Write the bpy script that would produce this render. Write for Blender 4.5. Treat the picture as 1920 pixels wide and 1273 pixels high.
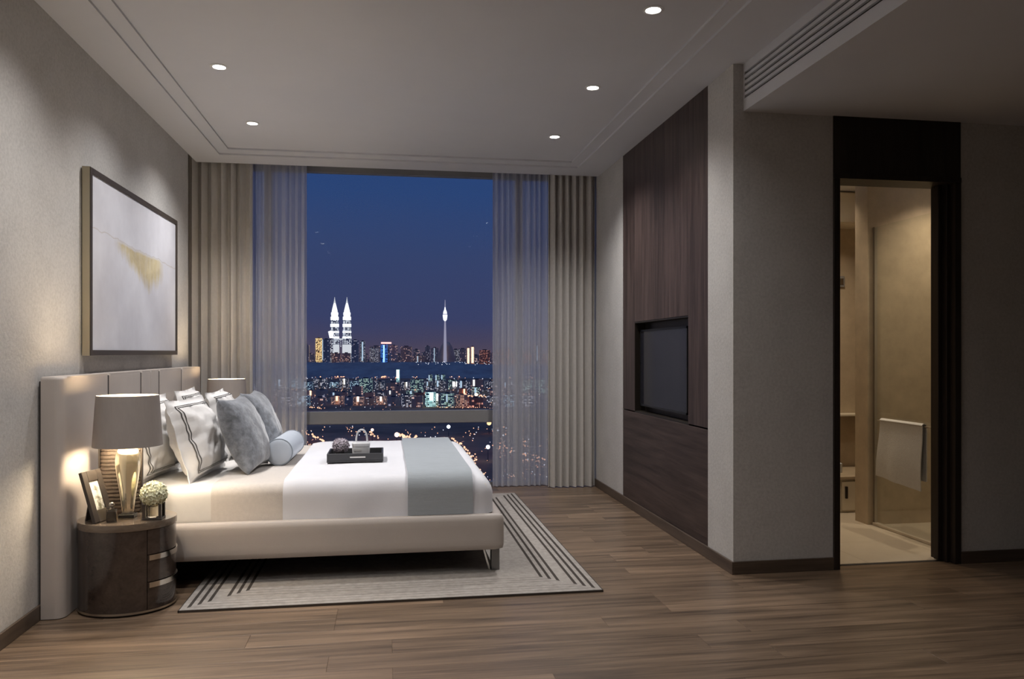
import bpy, bmesh, math, random
from mathutils import Vector, Matrix, noise

random.seed(7)
R = math.radians
scn = bpy.context.scene
for o in list(bpy.data.objects):
    bpy.data.objects.remove(o, do_unlink=True)
C = scn.collection

# ------------------------------------------------------------------ camera
EYE, FOC, YAW, HOR = 1.217, 1464.76, 0.1584, 660.68     # metres, pixels (1920 wide), radians, pixel row
cam_d = bpy.data.cameras.new('camera')
cam_d.sensor_width = 36.0
cam_d.sensor_fit = 'HORIZONTAL'
cam_d.lens = 36.0 * FOC / 1920.0
cam_d.shift_y = (HOR - 636.5) / 1920.0
cam_d.clip_start = 0.05
cam_d.clip_end = 30000.0
cam = bpy.data.objects.new('camera', cam_d)
C.objects.link(cam)
cam.location = (0, 0, EYE)
cam.rotation_euler = (R(90), 0, -YAW)
scn.camera = cam

# ------------------------------------------------------------------ exposure
vs = scn.view_settings
vs.view_transform = 'Standard'
vs.look = 'None'
vs.gamma = 1.0
vs.use_curve_mapping = False
vs.exposure = 0.64

cy = scn.cycles                     # light-path limits only, to keep the render time moderate
cy.max_bounces = 6; cy.diffuse_bounces = 3; cy.glossy_bounces = 2; cy.transmission_bounces = 6; cy.transparent_max_bounces = 10
cy.caustics_reflective = False; cy.caustics_refractive = False
DOWN_W = 50.0        # each ceiling downlight
BULB_W = 12.5         # each bedside lamp
BATH_W = 30.0

# ------------------------------------------------------------------ world: deep blue evening sky
W = bpy.data.worlds.new('evening_sky')
scn.world = W
W.use_nodes = True
nt = W.node_tree
nt.nodes.clear()
out = nt.nodes.new('ShaderNodeOutputWorld')
bg = nt.nodes.new('ShaderNodeBackground')
tc = nt.nodes.new('ShaderNodeTexCoord')
sep = nt.nodes.new('ShaderNodeSeparateXYZ')
ramp = nt.nodes.new('ShaderNodeValToRGB')
nz = nt.nodes.new('ShaderNodeTexNoise')
nz.inputs['Scale'].default_value = 5.0
nz.inputs['Detail'].default_value = 4.0
mp = nt.nodes.new('ShaderNodeMapping')
mp.inputs['Scale'].default_value = (1, 1, 3)
ma = nt.nodes.new('ShaderNodeMath'); ma.operation = 'MULTIPLY_ADD'
ma.inputs[1].default_value = 0.03; ma.inputs[2].default_value = -0.015
ad = nt.nodes.new('ShaderNodeMath'); ad.operation = 'ADD'
nt.links.new(tc.outputs['Generated'], sep.inputs[0])
nt.links.new(tc.outputs['Generated'], mp.inputs[0])
nt.links.new(mp.outputs[0], nz.inputs['Vector'])
nt.links.new(nz.outputs[0], ma.inputs[0])
nt.links.new(sep.outputs['Z'], ad.inputs[0])
nt.links.new(ma.outputs[0], ad.inputs[1])
nt.links.new(ad.outputs[0], ramp.inputs[0])
nt.links.new(ramp.outputs[0], bg.inputs[0])
nt.links.new(bg.outputs[0], out.inputs[0])
el = ramp.color_ramp.elements
el[0].position = 0.0; el[0].color = (0.078, 0.062, 0.098, 1)
el[1].position = 1.0; el[1].color = (0.020, 0.052, 0.200, 1)
for p_, c_ in ((0.015, (0.062, 0.056, 0.105, 1)), (0.045, (0.043, 0.053, 0.128, 1)),
               (0.12, (0.037, 0.057, 0.143, 1)), (0.20, (0.024, 0.058, 0.170, 1))):
    e = el.new(p_); e.color = c_
bg.inputs['Strength'].default_value = 0.66

# ------------------------------------------------------------------ helpers
cY, sY = math.cos(YAW), math.sin(YAW)
def at(u, v, X=None, Y=None, Z=None):
    """the point of a plane in the room (or of the ground outside) behind a pixel of the 1920x1273 photograph"""
    a = (u - 960.0) / FOC; b = (HOR - v) / FOC
    d = (a * cY + sY, -a * sY + cY, b)
    t = X / d[0] if X is not None else Y / d[1] if Y is not None else (Z - EYE) / d[2]
    return Vector((t * d[0], t * d[1], EYE + t * d[2]))
def far(u, D):
    a = (u - 960.0) / FOC
    return Vector((D * (a * cY + sY), D * (-a * sY + cY), 0))

def tag(o, label=None, cat=None, group=None, kind=None):
    if label: o['label'] = label
    if cat: o['category'] = cat
    if group: o['group'] = group
    if kind: o['kind'] = kind
    return o

def empty(name, loc, label=None, cat=None, group=None, kind=None, rz=0.0):
    o = bpy.data.objects.new(name, None)
    o.empty_display_size = 0.1
    C.objects.link(o)
    o.location = loc
    o.rotation_euler = (0, 0, rz)
    return tag(o, label, cat, group, kind)

def link(name, bm, mat, parent=None, smooth=None, local=False, mats=None):
    """one mesh object from a bmesh in world coordinates (local=True: already in the parent's coordinates)"""
    if parent is not None and not local:
        p = parent; off = Vector((0, 0, 0))
        while p is not None:
            off += p.location; p = p.parent
        bmesh.ops.translate(bm, verts=bm.verts, vec=-off)
    bmesh.ops.recalc_face_normals(bm, faces=bm.faces)
    me = bpy.data.meshes.new(name)
    bm.to_mesh(me); bm.free()
    for m in (mats or [mat]): me.materials.append(m)
    if smooth is not None:
        me.polygons.foreach_set('use_smooth', [True] * len(me.polygons))
        try: me.set_sharp_from_angle(angle=R(smooth))
        except Exception: pass
    o = bpy.data.objects.new(name, me)
    C.objects.link(o)
    if parent is not None: o.parent = parent
    return o

def solo(name, bm, mat, base, smooth=None, **kw):
    """a thing that is one mesh, its origin at its base"""
    bmesh.ops.translate(bm, verts=bm.verts, vec=-Vector(base))
    o = link(name, bm, mat, None, smooth)
    o.location = base
    return tag(o, **kw)

def share(name, src, parent, loc=(0, 0, 0)):
    o = bpy.data.objects.new(name, src.data); C.objects.link(o)
    o.parent = parent; o.location = loc
    return o

def dup(o, parent=None, loc=None):
    c = o.copy(); C.objects.link(c)
    if parent is not None: c.parent = parent
    if loc is not None: c.location = loc
    for ch in list(o.children): dup(ch, c)
    return c

def box(bm, x0, x1, y0, y1, z0, z1, bev=0.0, seg=2):
    vs_ = [bm.verts.new(p) for p in ((x0, y0, z0), (x1, y0, z0), (x1, y1, z0), (x0, y1, z0),
                                     (x0, y0, z1), (x1, y0, z1), (x1, y1, z1), (x0, y1, z1))]
    fs = [bm.faces.new([vs_[i] for i in f]) for f in ((3, 2, 1, 0), (4, 5, 6, 7), (0, 1, 5, 4), (1, 2, 6, 5), (2, 3, 7, 6), (3, 0, 4, 7))]
    if bev > 0:
        es = set()
        for f in fs: es.update(f.edges)
        bmesh.ops.bevel(bm, geom=list(es), offset=bev, segments=seg, profile=0.5, affect='EDGES')
    return bm

def bx(*a, **k): return box(bmesh.new(), *a, **k)

def lathe(bm, prof, cx, cy, n=40, ax=1.0, ay=1.0, cap=True):
    rings = []
    for r, z in prof:
        rings.append([bm.verts.new((cx + r * ax * math.cos(2 * math.pi * i / n), cy + r * ay * math.sin(2 * math.pi * i / n), z)) for i in range(n)])
    for a, b in zip(rings, rings[1:]):
        for i in range(n):
            bm.faces.new((a[i], a[(i + 1) % n], b[(i + 1) % n], b[i]))
    if cap:
        bm.faces.new(rings[0]); bm.faces.new(rings[-1])
    return bm

def tube(bm, pts, r, n=10, closed=False):
    pts = [Vector(p) for p in pts]
    rings = []
    L = len(pts)
    up = Vector((0.123, 0.321, 0.94)).normalized()
    for i, p in enumerate(pts):
        if closed: t = pts[(i + 1) % L] - pts[i - 1]
        else: t = pts[min(i + 1, L - 1)] - pts[max(i - 1, 0)]
        t.normalize()
        a = t.cross(up).normalized(); b = t.cross(a)
        rr = r[i] if isinstance(r, (list, tuple)) else r
        rings.append([bm.verts.new(p + a * rr * math.cos(2 * math.pi * k / n) + b * rr * math.sin(2 * math.pi * k / n)) for k in range(n)])
    m = L if closed else L - 1
    for i in range(m):
        A, B = rings[i], rings[(i + 1) % L]
        for k in range(n):
            bm.faces.new((A[k], A[(k + 1) % n], B[(k + 1) % n], B[k]))
    if not closed:
        bm.faces.new(rings[0]); bm.faces.new(rings[-1])
    return bm

def prism(bm, outline, z0, z1):
    a = [bm.verts.new((x, y, z0)) for x, y in outline]
    b = [bm.verts.new((x, y, z1)) for x, y in outline]
    n = len(outline)
    for i in range(n): bm.faces.new((a[i], a[(i + 1) % n], b[(i + 1) % n], b[i]))
    bm.faces.new(a[::-1]); bm.faces.new(b)
    return bm

def soft(x0, x1, y0, y1, z0, z1, r, nx=30, ny=30, nz=6, amp=0.0, freq=3.0, seed=0.0, bm=None):
    """a cushion-like box with rounded edges and a slightly uneven surface"""
    bm = bm or bmesh.new()
    def grid(f, n, m):
        g = [[bm.verts.new(f(i / n, j / m)) for j in range(m + 1)] for i in range(n + 1)]
        for i in range(n):
            for j in range(m):
                bm.faces.new((g[i][j], g[i + 1][j], g[i + 1][j + 1], g[i][j + 1]))
    lx, ly, lz = x1 - x0, y1 - y0, z1 - z0
    grid(lambda a, b: (x0 + a * lx, y0 + b * ly, z1), nx, ny)
    grid(lambda a, b: (x0 + a * lx, y0 + b * ly, z0), nx, ny)
    grid(lambda a, b: (x0 + a * lx, y0, z0 + b * lz), nx, nz)
    grid(lambda a, b: (x0 + a * lx, y1, z0 + b * lz), nx, nz)
    grid(lambda a, b: (x0, y0 + a * ly, z0 + b * lz), ny, nz)
    grid(lambda a, b: (x1, y0 + a * ly, z0 + b * lz), ny, nz)
    bmesh.ops.remove_doubles(bm, verts=bm.verts, dist=1e-5)
    for v in bm.verts:
        c = Vector((min(max(v.co.x, x0 + r), x1 - r), min(max(v.co.y, y0 + r), y1 - r), min(max(v.co.z, z0 + r), z1 - r)))
        d = v.co - c
        if d.length > 1e-6:
            dn = d.normalized()
            v.co = c + dn * r
            if amp:
                q = v.co * freq + Vector((seed, seed * 1.7, 0))
                v.co += dn * amp * (noise.noise(q) + 0.5 * noise.noise(q * 2.3))
    return bm

# ------------------------------------------------------------------ materials
def new_mat(name):
    m = bpy.data.materials.new(name); m.use_nodes = True
    n = m.node_tree; n.nodes.clear()
    o = n.nodes.new('ShaderNodeOutputMaterial')
    return m, n, o

def pri(name, col, rough=0.6, metal=0.0, var=0.0, vscale=6.0, bump=0.0, bscale=60.0, stretch=(1, 1, 1), sheen=0.0, coat=0.0, spec=0.5, trans=0.0, col2=None):
    m, n, o = new_mat(name)
    p = n.nodes.new('ShaderNodeBsdfPrincipled')
    p.inputs['Base Color'].default_value = (*col, 1)
    p.inputs['Roughness'].default_value = rough
    p.inputs['Metallic'].default_value = metal
    p.inputs['Specular IOR Level'].default_value = spec
    p.inputs['Sheen Weight'].default_value = sheen
    p.inputs['Coat Weight'].default_value = coat
    p.inputs['Transmission Weight'].default_value = trans
    n.links.new(p.outputs[0], o.inputs[0])
    if var or bump:
        t = n.nodes.new('ShaderNodeTexCoord'); mpn = n.nodes.new('ShaderNodeMapping')
        mpn.inputs['Scale'].default_value = stretch
        n.links.new(t.outputs['Object'], mpn.inputs[0])
    if var:
        z = n.nodes.new('ShaderNodeTexNoise'); z.inputs['Scale'].default_value = vscale; z.inputs['Detail'].default_value = 6; z.inputs['Roughness'].default_value = 0.65
        n.links.new(mpn.outputs[0], z.inputs['Vector'])
        r_ = n.nodes.new('ShaderNodeValToRGB')
        a = tuple(max(0, c * (1 - var)) for c in col); b = col2 or tuple(min(1, c * (1 + var)) for c in col)
        r_.color_ramp.elements[0].position = 0.3; r_.color_ramp.elements[0].color = (*a, 1)
        r_.color_ramp.elements[1].position = 0.7; r_.color_ramp.elements[1].color = (*b, 1)
        n.links.new(z.outputs[0], r_.inputs[0]); n.links.new(r_.outputs[0], p.inputs['Base Color'])
    if bump:
        z2 = n.nodes.new('ShaderNodeTexNoise'); z2.inputs['Scale'].default_value = bscale; z2.inputs['Detail'].default_value = 4
        n.links.new(mpn.outputs[0], z2.inputs['Vector'])
        bp = n.nodes.new('ShaderNodeBump'); bp.inputs['Strength'].default_value = bump; bp.inputs['Distance'].default_value = 0.01
        n.links.new(z2.outputs[0], bp.inputs['Height']); n.links.new(bp.outputs[0], p.inputs['Normal'])
    return m

def wood(name, dark, light, axis=0, rough=0.4, scale=1.0, vary=0.25, coat=0.0, bump=0.08, spec=0.5):
    """grain along the object's local axis; each board gets its own offset and tone"""
    m, n, o = new_mat(name)
    L = n.links.new
    p = n.nodes.new('ShaderNodeBsdfPrincipled'); L(p.outputs[0], o.inputs[0])
    p.inputs['Roughness'].default_value = rough; p.inputs['Coat Weight'].default_value = coat; p.inputs['Specular IOR Level'].default_value = spec
    t = n.nodes.new('ShaderNodeTexCoord'); inf = n.nodes.new('ShaderNodeObjectInfo')
    add = n.nodes.new('ShaderNodeVectorMath'); add.operation = 'MULTIPLY_ADD'
    cmb = n.nodes.new('ShaderNodeCombineXYZ')
    for k in range(3): L(inf.outputs['Random'], cmb.inputs[k])
    add.inputs[1].default_value = (37.0, 53.0, 29.0)
    L(cmb.outputs[0], add.inputs[0]); L(t.outputs['Object'], add.inputs[2])
    mpn = n.nodes.new('ShaderNodeMapping'); L(add.outputs[0], mpn.inputs[0])
    s = [14.0 * scale] * 3; s[axis] = 0.9 * scale
    mpn.inputs['Scale'].default_value = s
    z = n.nodes.new('ShaderNodeTexNoise'); z.inputs['Scale'].default_value = 1.6; z.inputs['Detail'].default_value = 5; z.inputs['Roughness'].default_value = 0.62; z.inputs['Distortion'].default_value = 0.6
    L(mpn.outputs[0], z.inputs['Vector'])
    mp2 = n.nodes.new('ShaderNodeMapping'); L(add.outputs[0], mp2.inputs[0])
    s2 = [120.0 * scale] * 3; s2[axis] = 3.0 * scale
    mp2.inputs['Scale'].default_value = s2
    z2 = n.nodes.new('ShaderNodeTexNoise'); z2.inputs['Scale'].default_value = 1.0; z2.inputs['Detail'].default_value = 3
    L(mp2.outputs[0], z2.inputs['Vector'])
    mx = n.nodes.new('ShaderNodeMath'); mx.operation = 'MULTIPLY_ADD'; mx.inputs[1].default_value = 0.35
    L(z2.outputs[0], mx.inputs[0]); L(z.outputs[0], mx.inputs[2])
    r_ = n.nodes.new('ShaderNodeValToRGB'); L(mx.outputs[0], r_.inputs[0])
    e = r_.color_ramp.elements
    e[0].position = 0.42; e[0].color = (*dark, 1); e[1].position = 0.95; e[1].color = (*light, 1)
    hs = n.nodes.new('ShaderNodeHueSaturation'); L(r_.outputs[0], hs.inputs['Color'])
    mr = n.nodes.new('ShaderNodeMapRange'); mr.inputs['To Min'].default_value = 1 - vary; mr.inputs['To Max'].default_value = 1 + vary
    L(inf.outputs['Random'], mr.inputs[0]); L(mr.outputs[0], hs.inputs['Value']); L(hs.outputs[0], p.inputs['Base Color'])
    if bump:
        bp = n.nodes.new('ShaderNodeBump'); bp.inputs['Strength'].default_value = bump; bp.inputs['Distance'].default_value = 0.004
        L(mx.outputs[0], bp.inputs['Height']); L(bp.outputs[0], p.inputs['Normal'])
    return m

def glow(name, col, strength, sample=True):
    m, n, o = new_mat(name)
    e = n.nodes.new('ShaderNodeEmission'); e.inputs[0].default_value = (*col, 1); e.inputs[1].default_value = strength
    n.links.new(e.outputs[0], o.inputs[0])
    if not sample: m.cycles.emission_sampling = 'NONE'
    return m

def pane_mat(name, tint=(1, 1, 1), refl=0.03):
    m, n, o = new_mat(name)
    t = n.nodes.new('ShaderNodeBsdfTransparent'); t.inputs[0].default_value = (*tint, 1)
    g = n.nodes.new('ShaderNodeBsdfGlossy'); g.inputs['Roughness'].default_value = 0.02
    mx = n.nodes.new('ShaderNodeMixShader'); mx.inputs[0].default_value = refl
    n.links.new(t.outputs[0], mx.inputs[1]); n.links.new(g.outputs[0], mx.inputs[2]); n.links.new(mx.outputs[0], o.inputs[0])
    return m

def wallpaper(name, col):
    """mottled textured wall covering: soft cloudy tone, fine speckle and relief"""
    m, n, o = new_mat(name); L = n.links.new
    p = n.nodes.new('ShaderNodeBsdfPrincipled'); L(p.outputs[0], o.inputs[0])
    p.inputs['Roughness'].default_value = 0.75; p.inputs['Specular IOR Level'].default_value = 0.3
    t = n.nodes.new('ShaderNodeTexCoord')
    a = n.nodes.new('ShaderNodeTexNoise'); a.inputs['Scale'].default_value = 5; a.inputs['Detail'].default_value = 5
    b = n.nodes.new('ShaderNodeTexNoise'); b.inputs['Scale'].default_value = 62; b.inputs['Detail'].default_value = 3; b.inputs['Roughness'].default_value = 0.7
    L(t.outputs['Object'], a.inputs['Vector']); L(t.outputs['Object'], b.inputs['Vector'])
    mx = n.nodes.new('ShaderNodeMath'); mx.operation = 'MULTIPLY_ADD'; mx.inputs[1].default_value = 0.8
    am_ = n.nodes.new('ShaderNodeMath'); am_.operation = 'MULTIPLY_ADD'; am_.inputs[1].default_value = 0.35; am_.inputs[2].default_value = 0.325
    L(a.outputs[0], am_.inputs[0]); L(b.outputs[0], mx.inputs[0]); L(am_.outputs[0], mx.inputs[2])
    r_ = n.nodes.new('ShaderNodeValToRGB'); L(mx.outputs[0], r_.inputs[0])
    r_.color_ramp.elements[0].position = 0.62; r_.color_ramp.elements[0].color = (*(c * 0.80 for c in col), 1)
    r_.color_ramp.elements[1].position = 1.15 if False else 1.0; r_.color_ramp.elements[1].color = (*(min(1, c * 1.08) for c in col), 1)
    L(r_.outputs[0], p.inputs['Base Color'])
    bp = n.nodes.new('ShaderNodeBump'); bp.inputs['Strength'].default_value = 0.25; bp.inputs['Distance'].default_value = 0.004
    L(b.outputs[0], bp.inputs['Height']); L(bp.outputs[0], p.inputs['Normal'])
    return m

def sheer_mat():
    m, n, o = new_mat('sheer_voile'); L = n.links.new
    tr = n.nodes.new('ShaderNodeBsdfTransparent'); tr.inputs[0].default_value = (0.92, 0.94, 1.0, 1)
    df = n.nodes.new('ShaderNodeBsdfDiffuse'); df.inputs[0].default_value = (0.84, 0.84, 0.88, 1)
    tl = n.nodes.new('ShaderNodeBsdfTranslucent'); tl.inputs[0].default_value = (0.62, 0.63, 0.72, 1)
    m1 = n.nodes.new('ShaderNodeMixShader'); m1.inputs[0].default_value = 0.35
    L(df.outputs[0], m1.inputs[1]); L(tl.outputs[0], m1.inputs[2])
    lw = n.nodes.new('ShaderNodeLayerWeight'); lw.inputs['Blend'].default_value = 0.35
    mr = n.nodes.new('ShaderNodeMapRange'); mr.inputs['To Min'].default_value = 0.66; mr.inputs['To Max'].default_value = 0.9
    L(lw.outputs['Facing'], mr.inputs[0])
    m2 = n.nodes.new('ShaderNodeMixShader'); L(mr.outputs[0], m2.inputs[0])
    L(tr.outputs[0], m2.inputs[1]); L(m1.outputs[0], m2.inputs[2]); L(m2.outputs[0], o.inputs[0])
    return m

M = {}
M['wall'] = wallpaper('grey_beige_wallcovering', (0.54, 0.52, 0.495))
M['ceil'] = pri('matt_white_ceiling', (0.65, 0.65, 0.675), 0.85, var=0.02, vscale=2, spec=0.2)
M['floor'] = wood('brown_oak_floor', (0.050, 0.032, 0.020), (0.285, 0.192, 0.124), 0, 0.36, 0.8, 0.16, bump=0.10)
M['subfloor'] = pri('dark_floor_joint', (0.03, 0.022, 0.016), 0.8)
M['base'] = wood('dark_oak_skirting', (0.05, 0.035, 0.025), (0.13, 0.092, 0.066), 1, 0.45, 1, 0.05)
M['basex'] = wood('dark_oak_skirting_x', (0.05, 0.035, 0.025), (0.13, 0.092, 0.066), 0, 0.45, 1, 0.05)
M['wenge_v'] = wood('wenge_veneer_upright', (0.022, 0.014, 0.012), (0.115, 0.078, 0.068), 2, 0.45, 0.9, 0.14, spec=0.35)
M['wenge_h'] = wood('wenge_veneer_level', (0.026, 0.017, 0.014), (0.105, 0.072, 0.062), 1, 0.45, 0.9, 0.08, spec=0.35)
M['wenge_d'] = wood('wenge_door_frame', (0.012, 0.008, 0.006), (0.035, 0.025, 0.020), 2, 0.5, 0.9, 0.05, spec=0.3)
M['bronze'] = pri('dark_bronze_metal', (0.055, 0.045, 0.036), 0.4, 0.7)
M['screen'] = pri('dark_glass_screen', (0.018, 0.018, 0.024), 0.12, 0, spec=0.5)
M['black'] = pri('black_plastic', (0.012, 0.012, 0.013), 0.4)
M['winframe'] = pri('grey_window_frame', (0.25, 0.245, 0.248), 0.5, 0.0)
M['pane'] = pane_mat('clear_window_glass', (0.97, 0.98, 1.0), 0.006)
M['drape'] = pri('beige_drape_cloth', (0.53, 0.50, 0.465), 0.85, 0, var=0.05, vscale=40, bump=0.1, bscale=300, sheen=0.2)
M['sheer'] = sheer_mat()
M['leather'] = pri('taupe_upholstery', (0.47, 0.415, 0.375), 0.55, 0, var=0.03, vscale=5, bump=0.05, bscale=250)
M['seam'] = pri('dark_seam_backing', (0.05, 0.042, 0.038), 0.8)
M['sheet'] = pri('ivory_sheet', (0.78, 0.75, 0.71), 0.8, 0, var=0.02, vscale=30, bump=0.05, bscale=200)
M['duvet'] = pri('white_duvet', (0.80, 0.80, 0.84), 0.8, 0, var=0.02, vscale=4, bump=0.05, bscale=150)
M['blanket'] = pri('beige_blanket', (0.68, 0.625, 0.575), 0.9, 0, var=0.05, vscale=50, bump=0.2, bscale=220, stretch=(1, 1, 1))
M['throw'] = pri('grey_blue_throw', (0.39, 0.425, 0.455), 0.85, 0, var=0.06, vscale=60, bump=0.2, bscale=200, stretch=(0.2, 1, 4))
M['pillow_white'] = pri('white_cotton', (0.80, 0.78, 0.76), 0.8, 0, var=0.03, vscale=20, bump=0.15, bscale=25)
M['stripe'] = pri('charcoal_stripe', (0.10, 0.095, 0.09), 0.85)
M['velvet'] = pri('slate_velvet', (0.21, 0.225, 0.255), 0.8, 0, var=0.5, vscale=22, bump=0.2, bscale=60, sheen=0.6)
M['bolster'] = pri('pale_blue_satin', (0.58, 0.63, 0.70), 0.5, 0, var=0.03, vscale=8, bump=0.03, bscale=80)
M['piping'] = pri('blue_grey_piping', (0.30, 0.34, 0.39), 0.7)
M['chrome'] = pri('polished_steel', (0.62, 0.60, 0.57), 0.12, 1.0)
M['satin'] = pri('satin_nickel', (0.56, 0.52, 0.46), 0.28, 1.0)
M['legmetal'] = pri('grey_metal_leg', (0.20, 0.195, 0.19), 0.35, 0.8)
M['night'] = wood('glossy_walnut_veneer', (0.026, 0.017, 0.014), (0.070, 0.050, 0.040), 1, 0.22, 0.7, 0.03, coat=0.6, bump=0.0)
M['nighttop'] = wood('walnut_top', (0.10, 0.075, 0.055), (0.22, 0.165, 0.12), 0, 0.25, 0.7, 0.03, coat=0.5, bump=0.0)
M['shade'] = pri('taupe_lamp_shade', (0.34, 0.30, 0.275), 0.75, 0, var=0.03, vscale=80, bump=0.05, bscale=300, stretch=(1, 1, 0.2))
M['shade_in'] = pri('white_shade_lining', (0.82, 0.76, 0.66), 0.8)
M['mercury'] = pri('gilded_glass', (0.88, 0.80, 0.62), 0.16, 0.8)
M['ribbed'] = pri('brown_ribbed_weave', (0.085, 0.063, 0.047), 0.7, 0, var=0.25, vscale=20, bump=0.2, bscale=80)
M['darkwood'] = pri('dark_brown_wood', (0.045, 0.036, 0.030), 0.45, var=0.15, vscale=10)
M['petal'] = pri('cream_green_petal', (0.86, 0.85, 0.62), 0.75, var=0.12, vscale=60)
M['petal2'] = pri('mauve_petal', (0.52, 0.46, 0.52), 0.75, var=0.45, vscale=60)
M['leaf'] = pri('dark_leaf', (0.04, 0.06, 0.03), 0.6)
M['clear'] = pri('clear_bottle_glass', (0.95, 0.90, 0.80), 0.03, 0, trans=1.0)
M['perfume'] = pri('amber_liquid', (0.75, 0.55, 0.32), 0.05, 0, trans=0.8)
M['traym'] = pri('charcoal_tray', (0.055, 0.055, 0.06), 0.4)
M['ceramic'] = pri('white_ceramic', (0.78, 0.78, 0.80), 0.35)
M['champagne'] = pri('champagne_frame_side', (0.42, 0.37, 0.27), 0.4, 0.5)
M['frame'] = pri('dark_bronze_frame', (0.085, 0.068, 0.056), 0.4, 0.4)
M['white'] = pri('white_paint', (0.72, 0.71, 0.70), 0.6)
M['tile'] = pri('beige_bath_tile', (0.60, 0.52, 0.42), 0.35, 0, var=0.06, vscale=3)
M['marble'] = pri('beige_marble_wall', (0.50, 0.41, 0.30), 0.4, 0, var=0.13, vscale=7)
M['glass2'] = pane_mat('shower_glass', (0.95, 0.96, 0.94), 0.04)
M['towel'] = pri('white_towel', (0.62, 0.61, 0.60), 0.95, 0, var=0.05, vscale=60, bump=0.4, bscale=260)
M['cream'] = pri('cream_lacquer', (0.75, 0.68, 0.55), 0.35)
M['emit'] = glow('downlight_lens', (1.0, 0.96, 0.90), 14.0, False)
M['bulb'] = glow('warm_bulb', (1.0, 0.70, 0.38), 10.0, False)
M['grout'] = pri('grout', (0.33, 0.28, 0.22), 0.8)

# ================================================================== THE ROOM
H = 2.8
XL, XR, YC, YB = -1.567, 1.875, 4.0415, 6.824     # left wall, television wall, bathroom wall, edge of the curtain pocket
YW = 7.12                                          # window plane
X2, Y0 = 5.0, -1.6                                 # far right and behind the viewer

def struct(name, bm, mat, label, cat, base=(0, 0, 0), smooth=None):
    return solo(name, bm, mat, base, smooth, label=label, cat=cat, kind='structure')

# floor: dark sub-floor and one object for each plank
floor = struct('floor', bx(-1.80, X2, Y0, YW + 0.1, -0.10, -0.012), M['subfloor'], 'brown oak plank floor running across the bedroom', 'floor')
PW, PL = 0.150, 1.55
cache = {}
def plank(x0, x1, y0):
    k = round(x1 - x0, 3)
    if k not in cache:
        bm = bx(-k / 2 + 0.0003, k / 2 - 0.0003, 0.0003, PW - 0.0003, -0.012, 0.0, bev=0.0008, seg=1)
        o = link('plank', bm, M['floor'], floor, local=True)
        cache[k] = o
    else:
        o = share('plank', cache[k], floor)
    o.location = ((x0 + x1) / 2, y0, 0)
row = 0
y = 1.70
while y < YW + 0.05:
    xe = X2 if y + PW < YC + 0.09 else XR + 0.02
    x = -1.78 - random.choice((0.0, 0.35, 0.7, 1.05, 1.3))
    while x < xe - 0.01:
        a, b = max(x, -1.78), min(x + PL, xe)
        if b - a > 0.03: plank(a, b, y)
        x += PL
    y += PW
    row += 1
rear = link('rear_boards', bx(-1.78, X2, Y0, 1.70, -0.012, 0.0), M['floor'], floor)

# left wall, niche behind it for the drape, wall behind the viewer, far right wall
struct('wall_left', bx(XL - 0.2, XL, Y0, 6.552, 0, H + 0.2), M['wall'], 'mottled grey-beige textured wall behind the bed', 'wall')
struct('wall_niche', bx(-1.92, -1.80, 6.40, YW + 0.10, 0, H + 0.2), M['wall'], 'narrow return wall behind the left drape', 'wall')
struct('wall_front', bx(XL - 0.2, X2 + 0.1, Y0 - 0.1, Y0, 0, H + 0.2), M['wall'], 'textured wall behind the viewer', 'wall')
struct('wall_side', bx(X2, X2 + 0.1, Y0, 6.4, 0, H + 0.2), M['wall'], 'textured wall at the far right of the entrance', 'wall')

# ceiling with a twice-stepped tray
bm = bmesh.new()
def ring(o_, i_, z):
    (a0, a1, b0, b1), (c0, c1, d0, d1) = o_, i_
    A = [bm.verts.new(p) for p in ((a0, b0, z), (a1, b0, z), (a1, b1, z), (a0, b1, z))]
    B = [bm.verts.new(p) for p in ((c0, d0, z), (c1, d0, z), (c1, d1, z), (c0, d1, z))]
    for i in range(4): bm.faces.new((A[i], A[(i + 1) % 4], B[(i + 1) % 4], B[i]))
    return B
r0 = (XL, 1.934, Y0, YB); r1 = (-1.328, 1.620, 0.4, 6.546); r2 = (-1.236, 1.534, 0.5, 6.418)
def step(B, rect, z0, z1):
    T = [bm.verts.new((v.co.x, v.co.y, z1)) for v in B]
    for i in range(4): bm.faces.new((B[i], B[(i + 1) % 4], T[(i + 1) % 4], T[i]))
b1 = ring(r0, r1, H); step(b1, r1, H, H + 0.014)
b2 = ring(r1, r2, H + 0.014); step(b2, r2, H + 0.014, H + 0.028)
bm.faces.new([bm.verts.new(p) for p in ((r2[0], r2[2], H + 0.028), (r2[1], r2[2], H + 0.028), (r2[1], r2[3], H + 0.028), (r2[0], r2[3], H + 0.028))])
# edge of the slab towards the curtain pocket, and the slab's top
v = [bm.verts.new(p) for p in ((XL, YB, H), (1.934, YB, H), (1.934, YB, H + 0.15), (XL, YB, H + 0.15))]; bm.faces.new(v)
v = [bm.verts.new(p) for p in ((XL, 6.5, H), (XL, YB, H), (XL, YB, H + 0.15), (XL, 6.5, H + 0.15))]; bm.faces.new(v)
v = [bm.verts.new(p) for p in ((-1.95, Y0 - .1, H + 0.15), (X2 + .1, Y0 - .1, H + 0.15), (X2 + .1, YW + 0.1, H + 0.15), (-1.95, YW + 0.1, H + 0.15))]; bm.faces.new(v)
bmesh.ops.remove_doubles(bm, verts=bm.verts, dist=1e-5)
struct('ceiling', bm, M['ceil'], 'white ceiling with a double-stepped tray border', 'ceiling')

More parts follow.
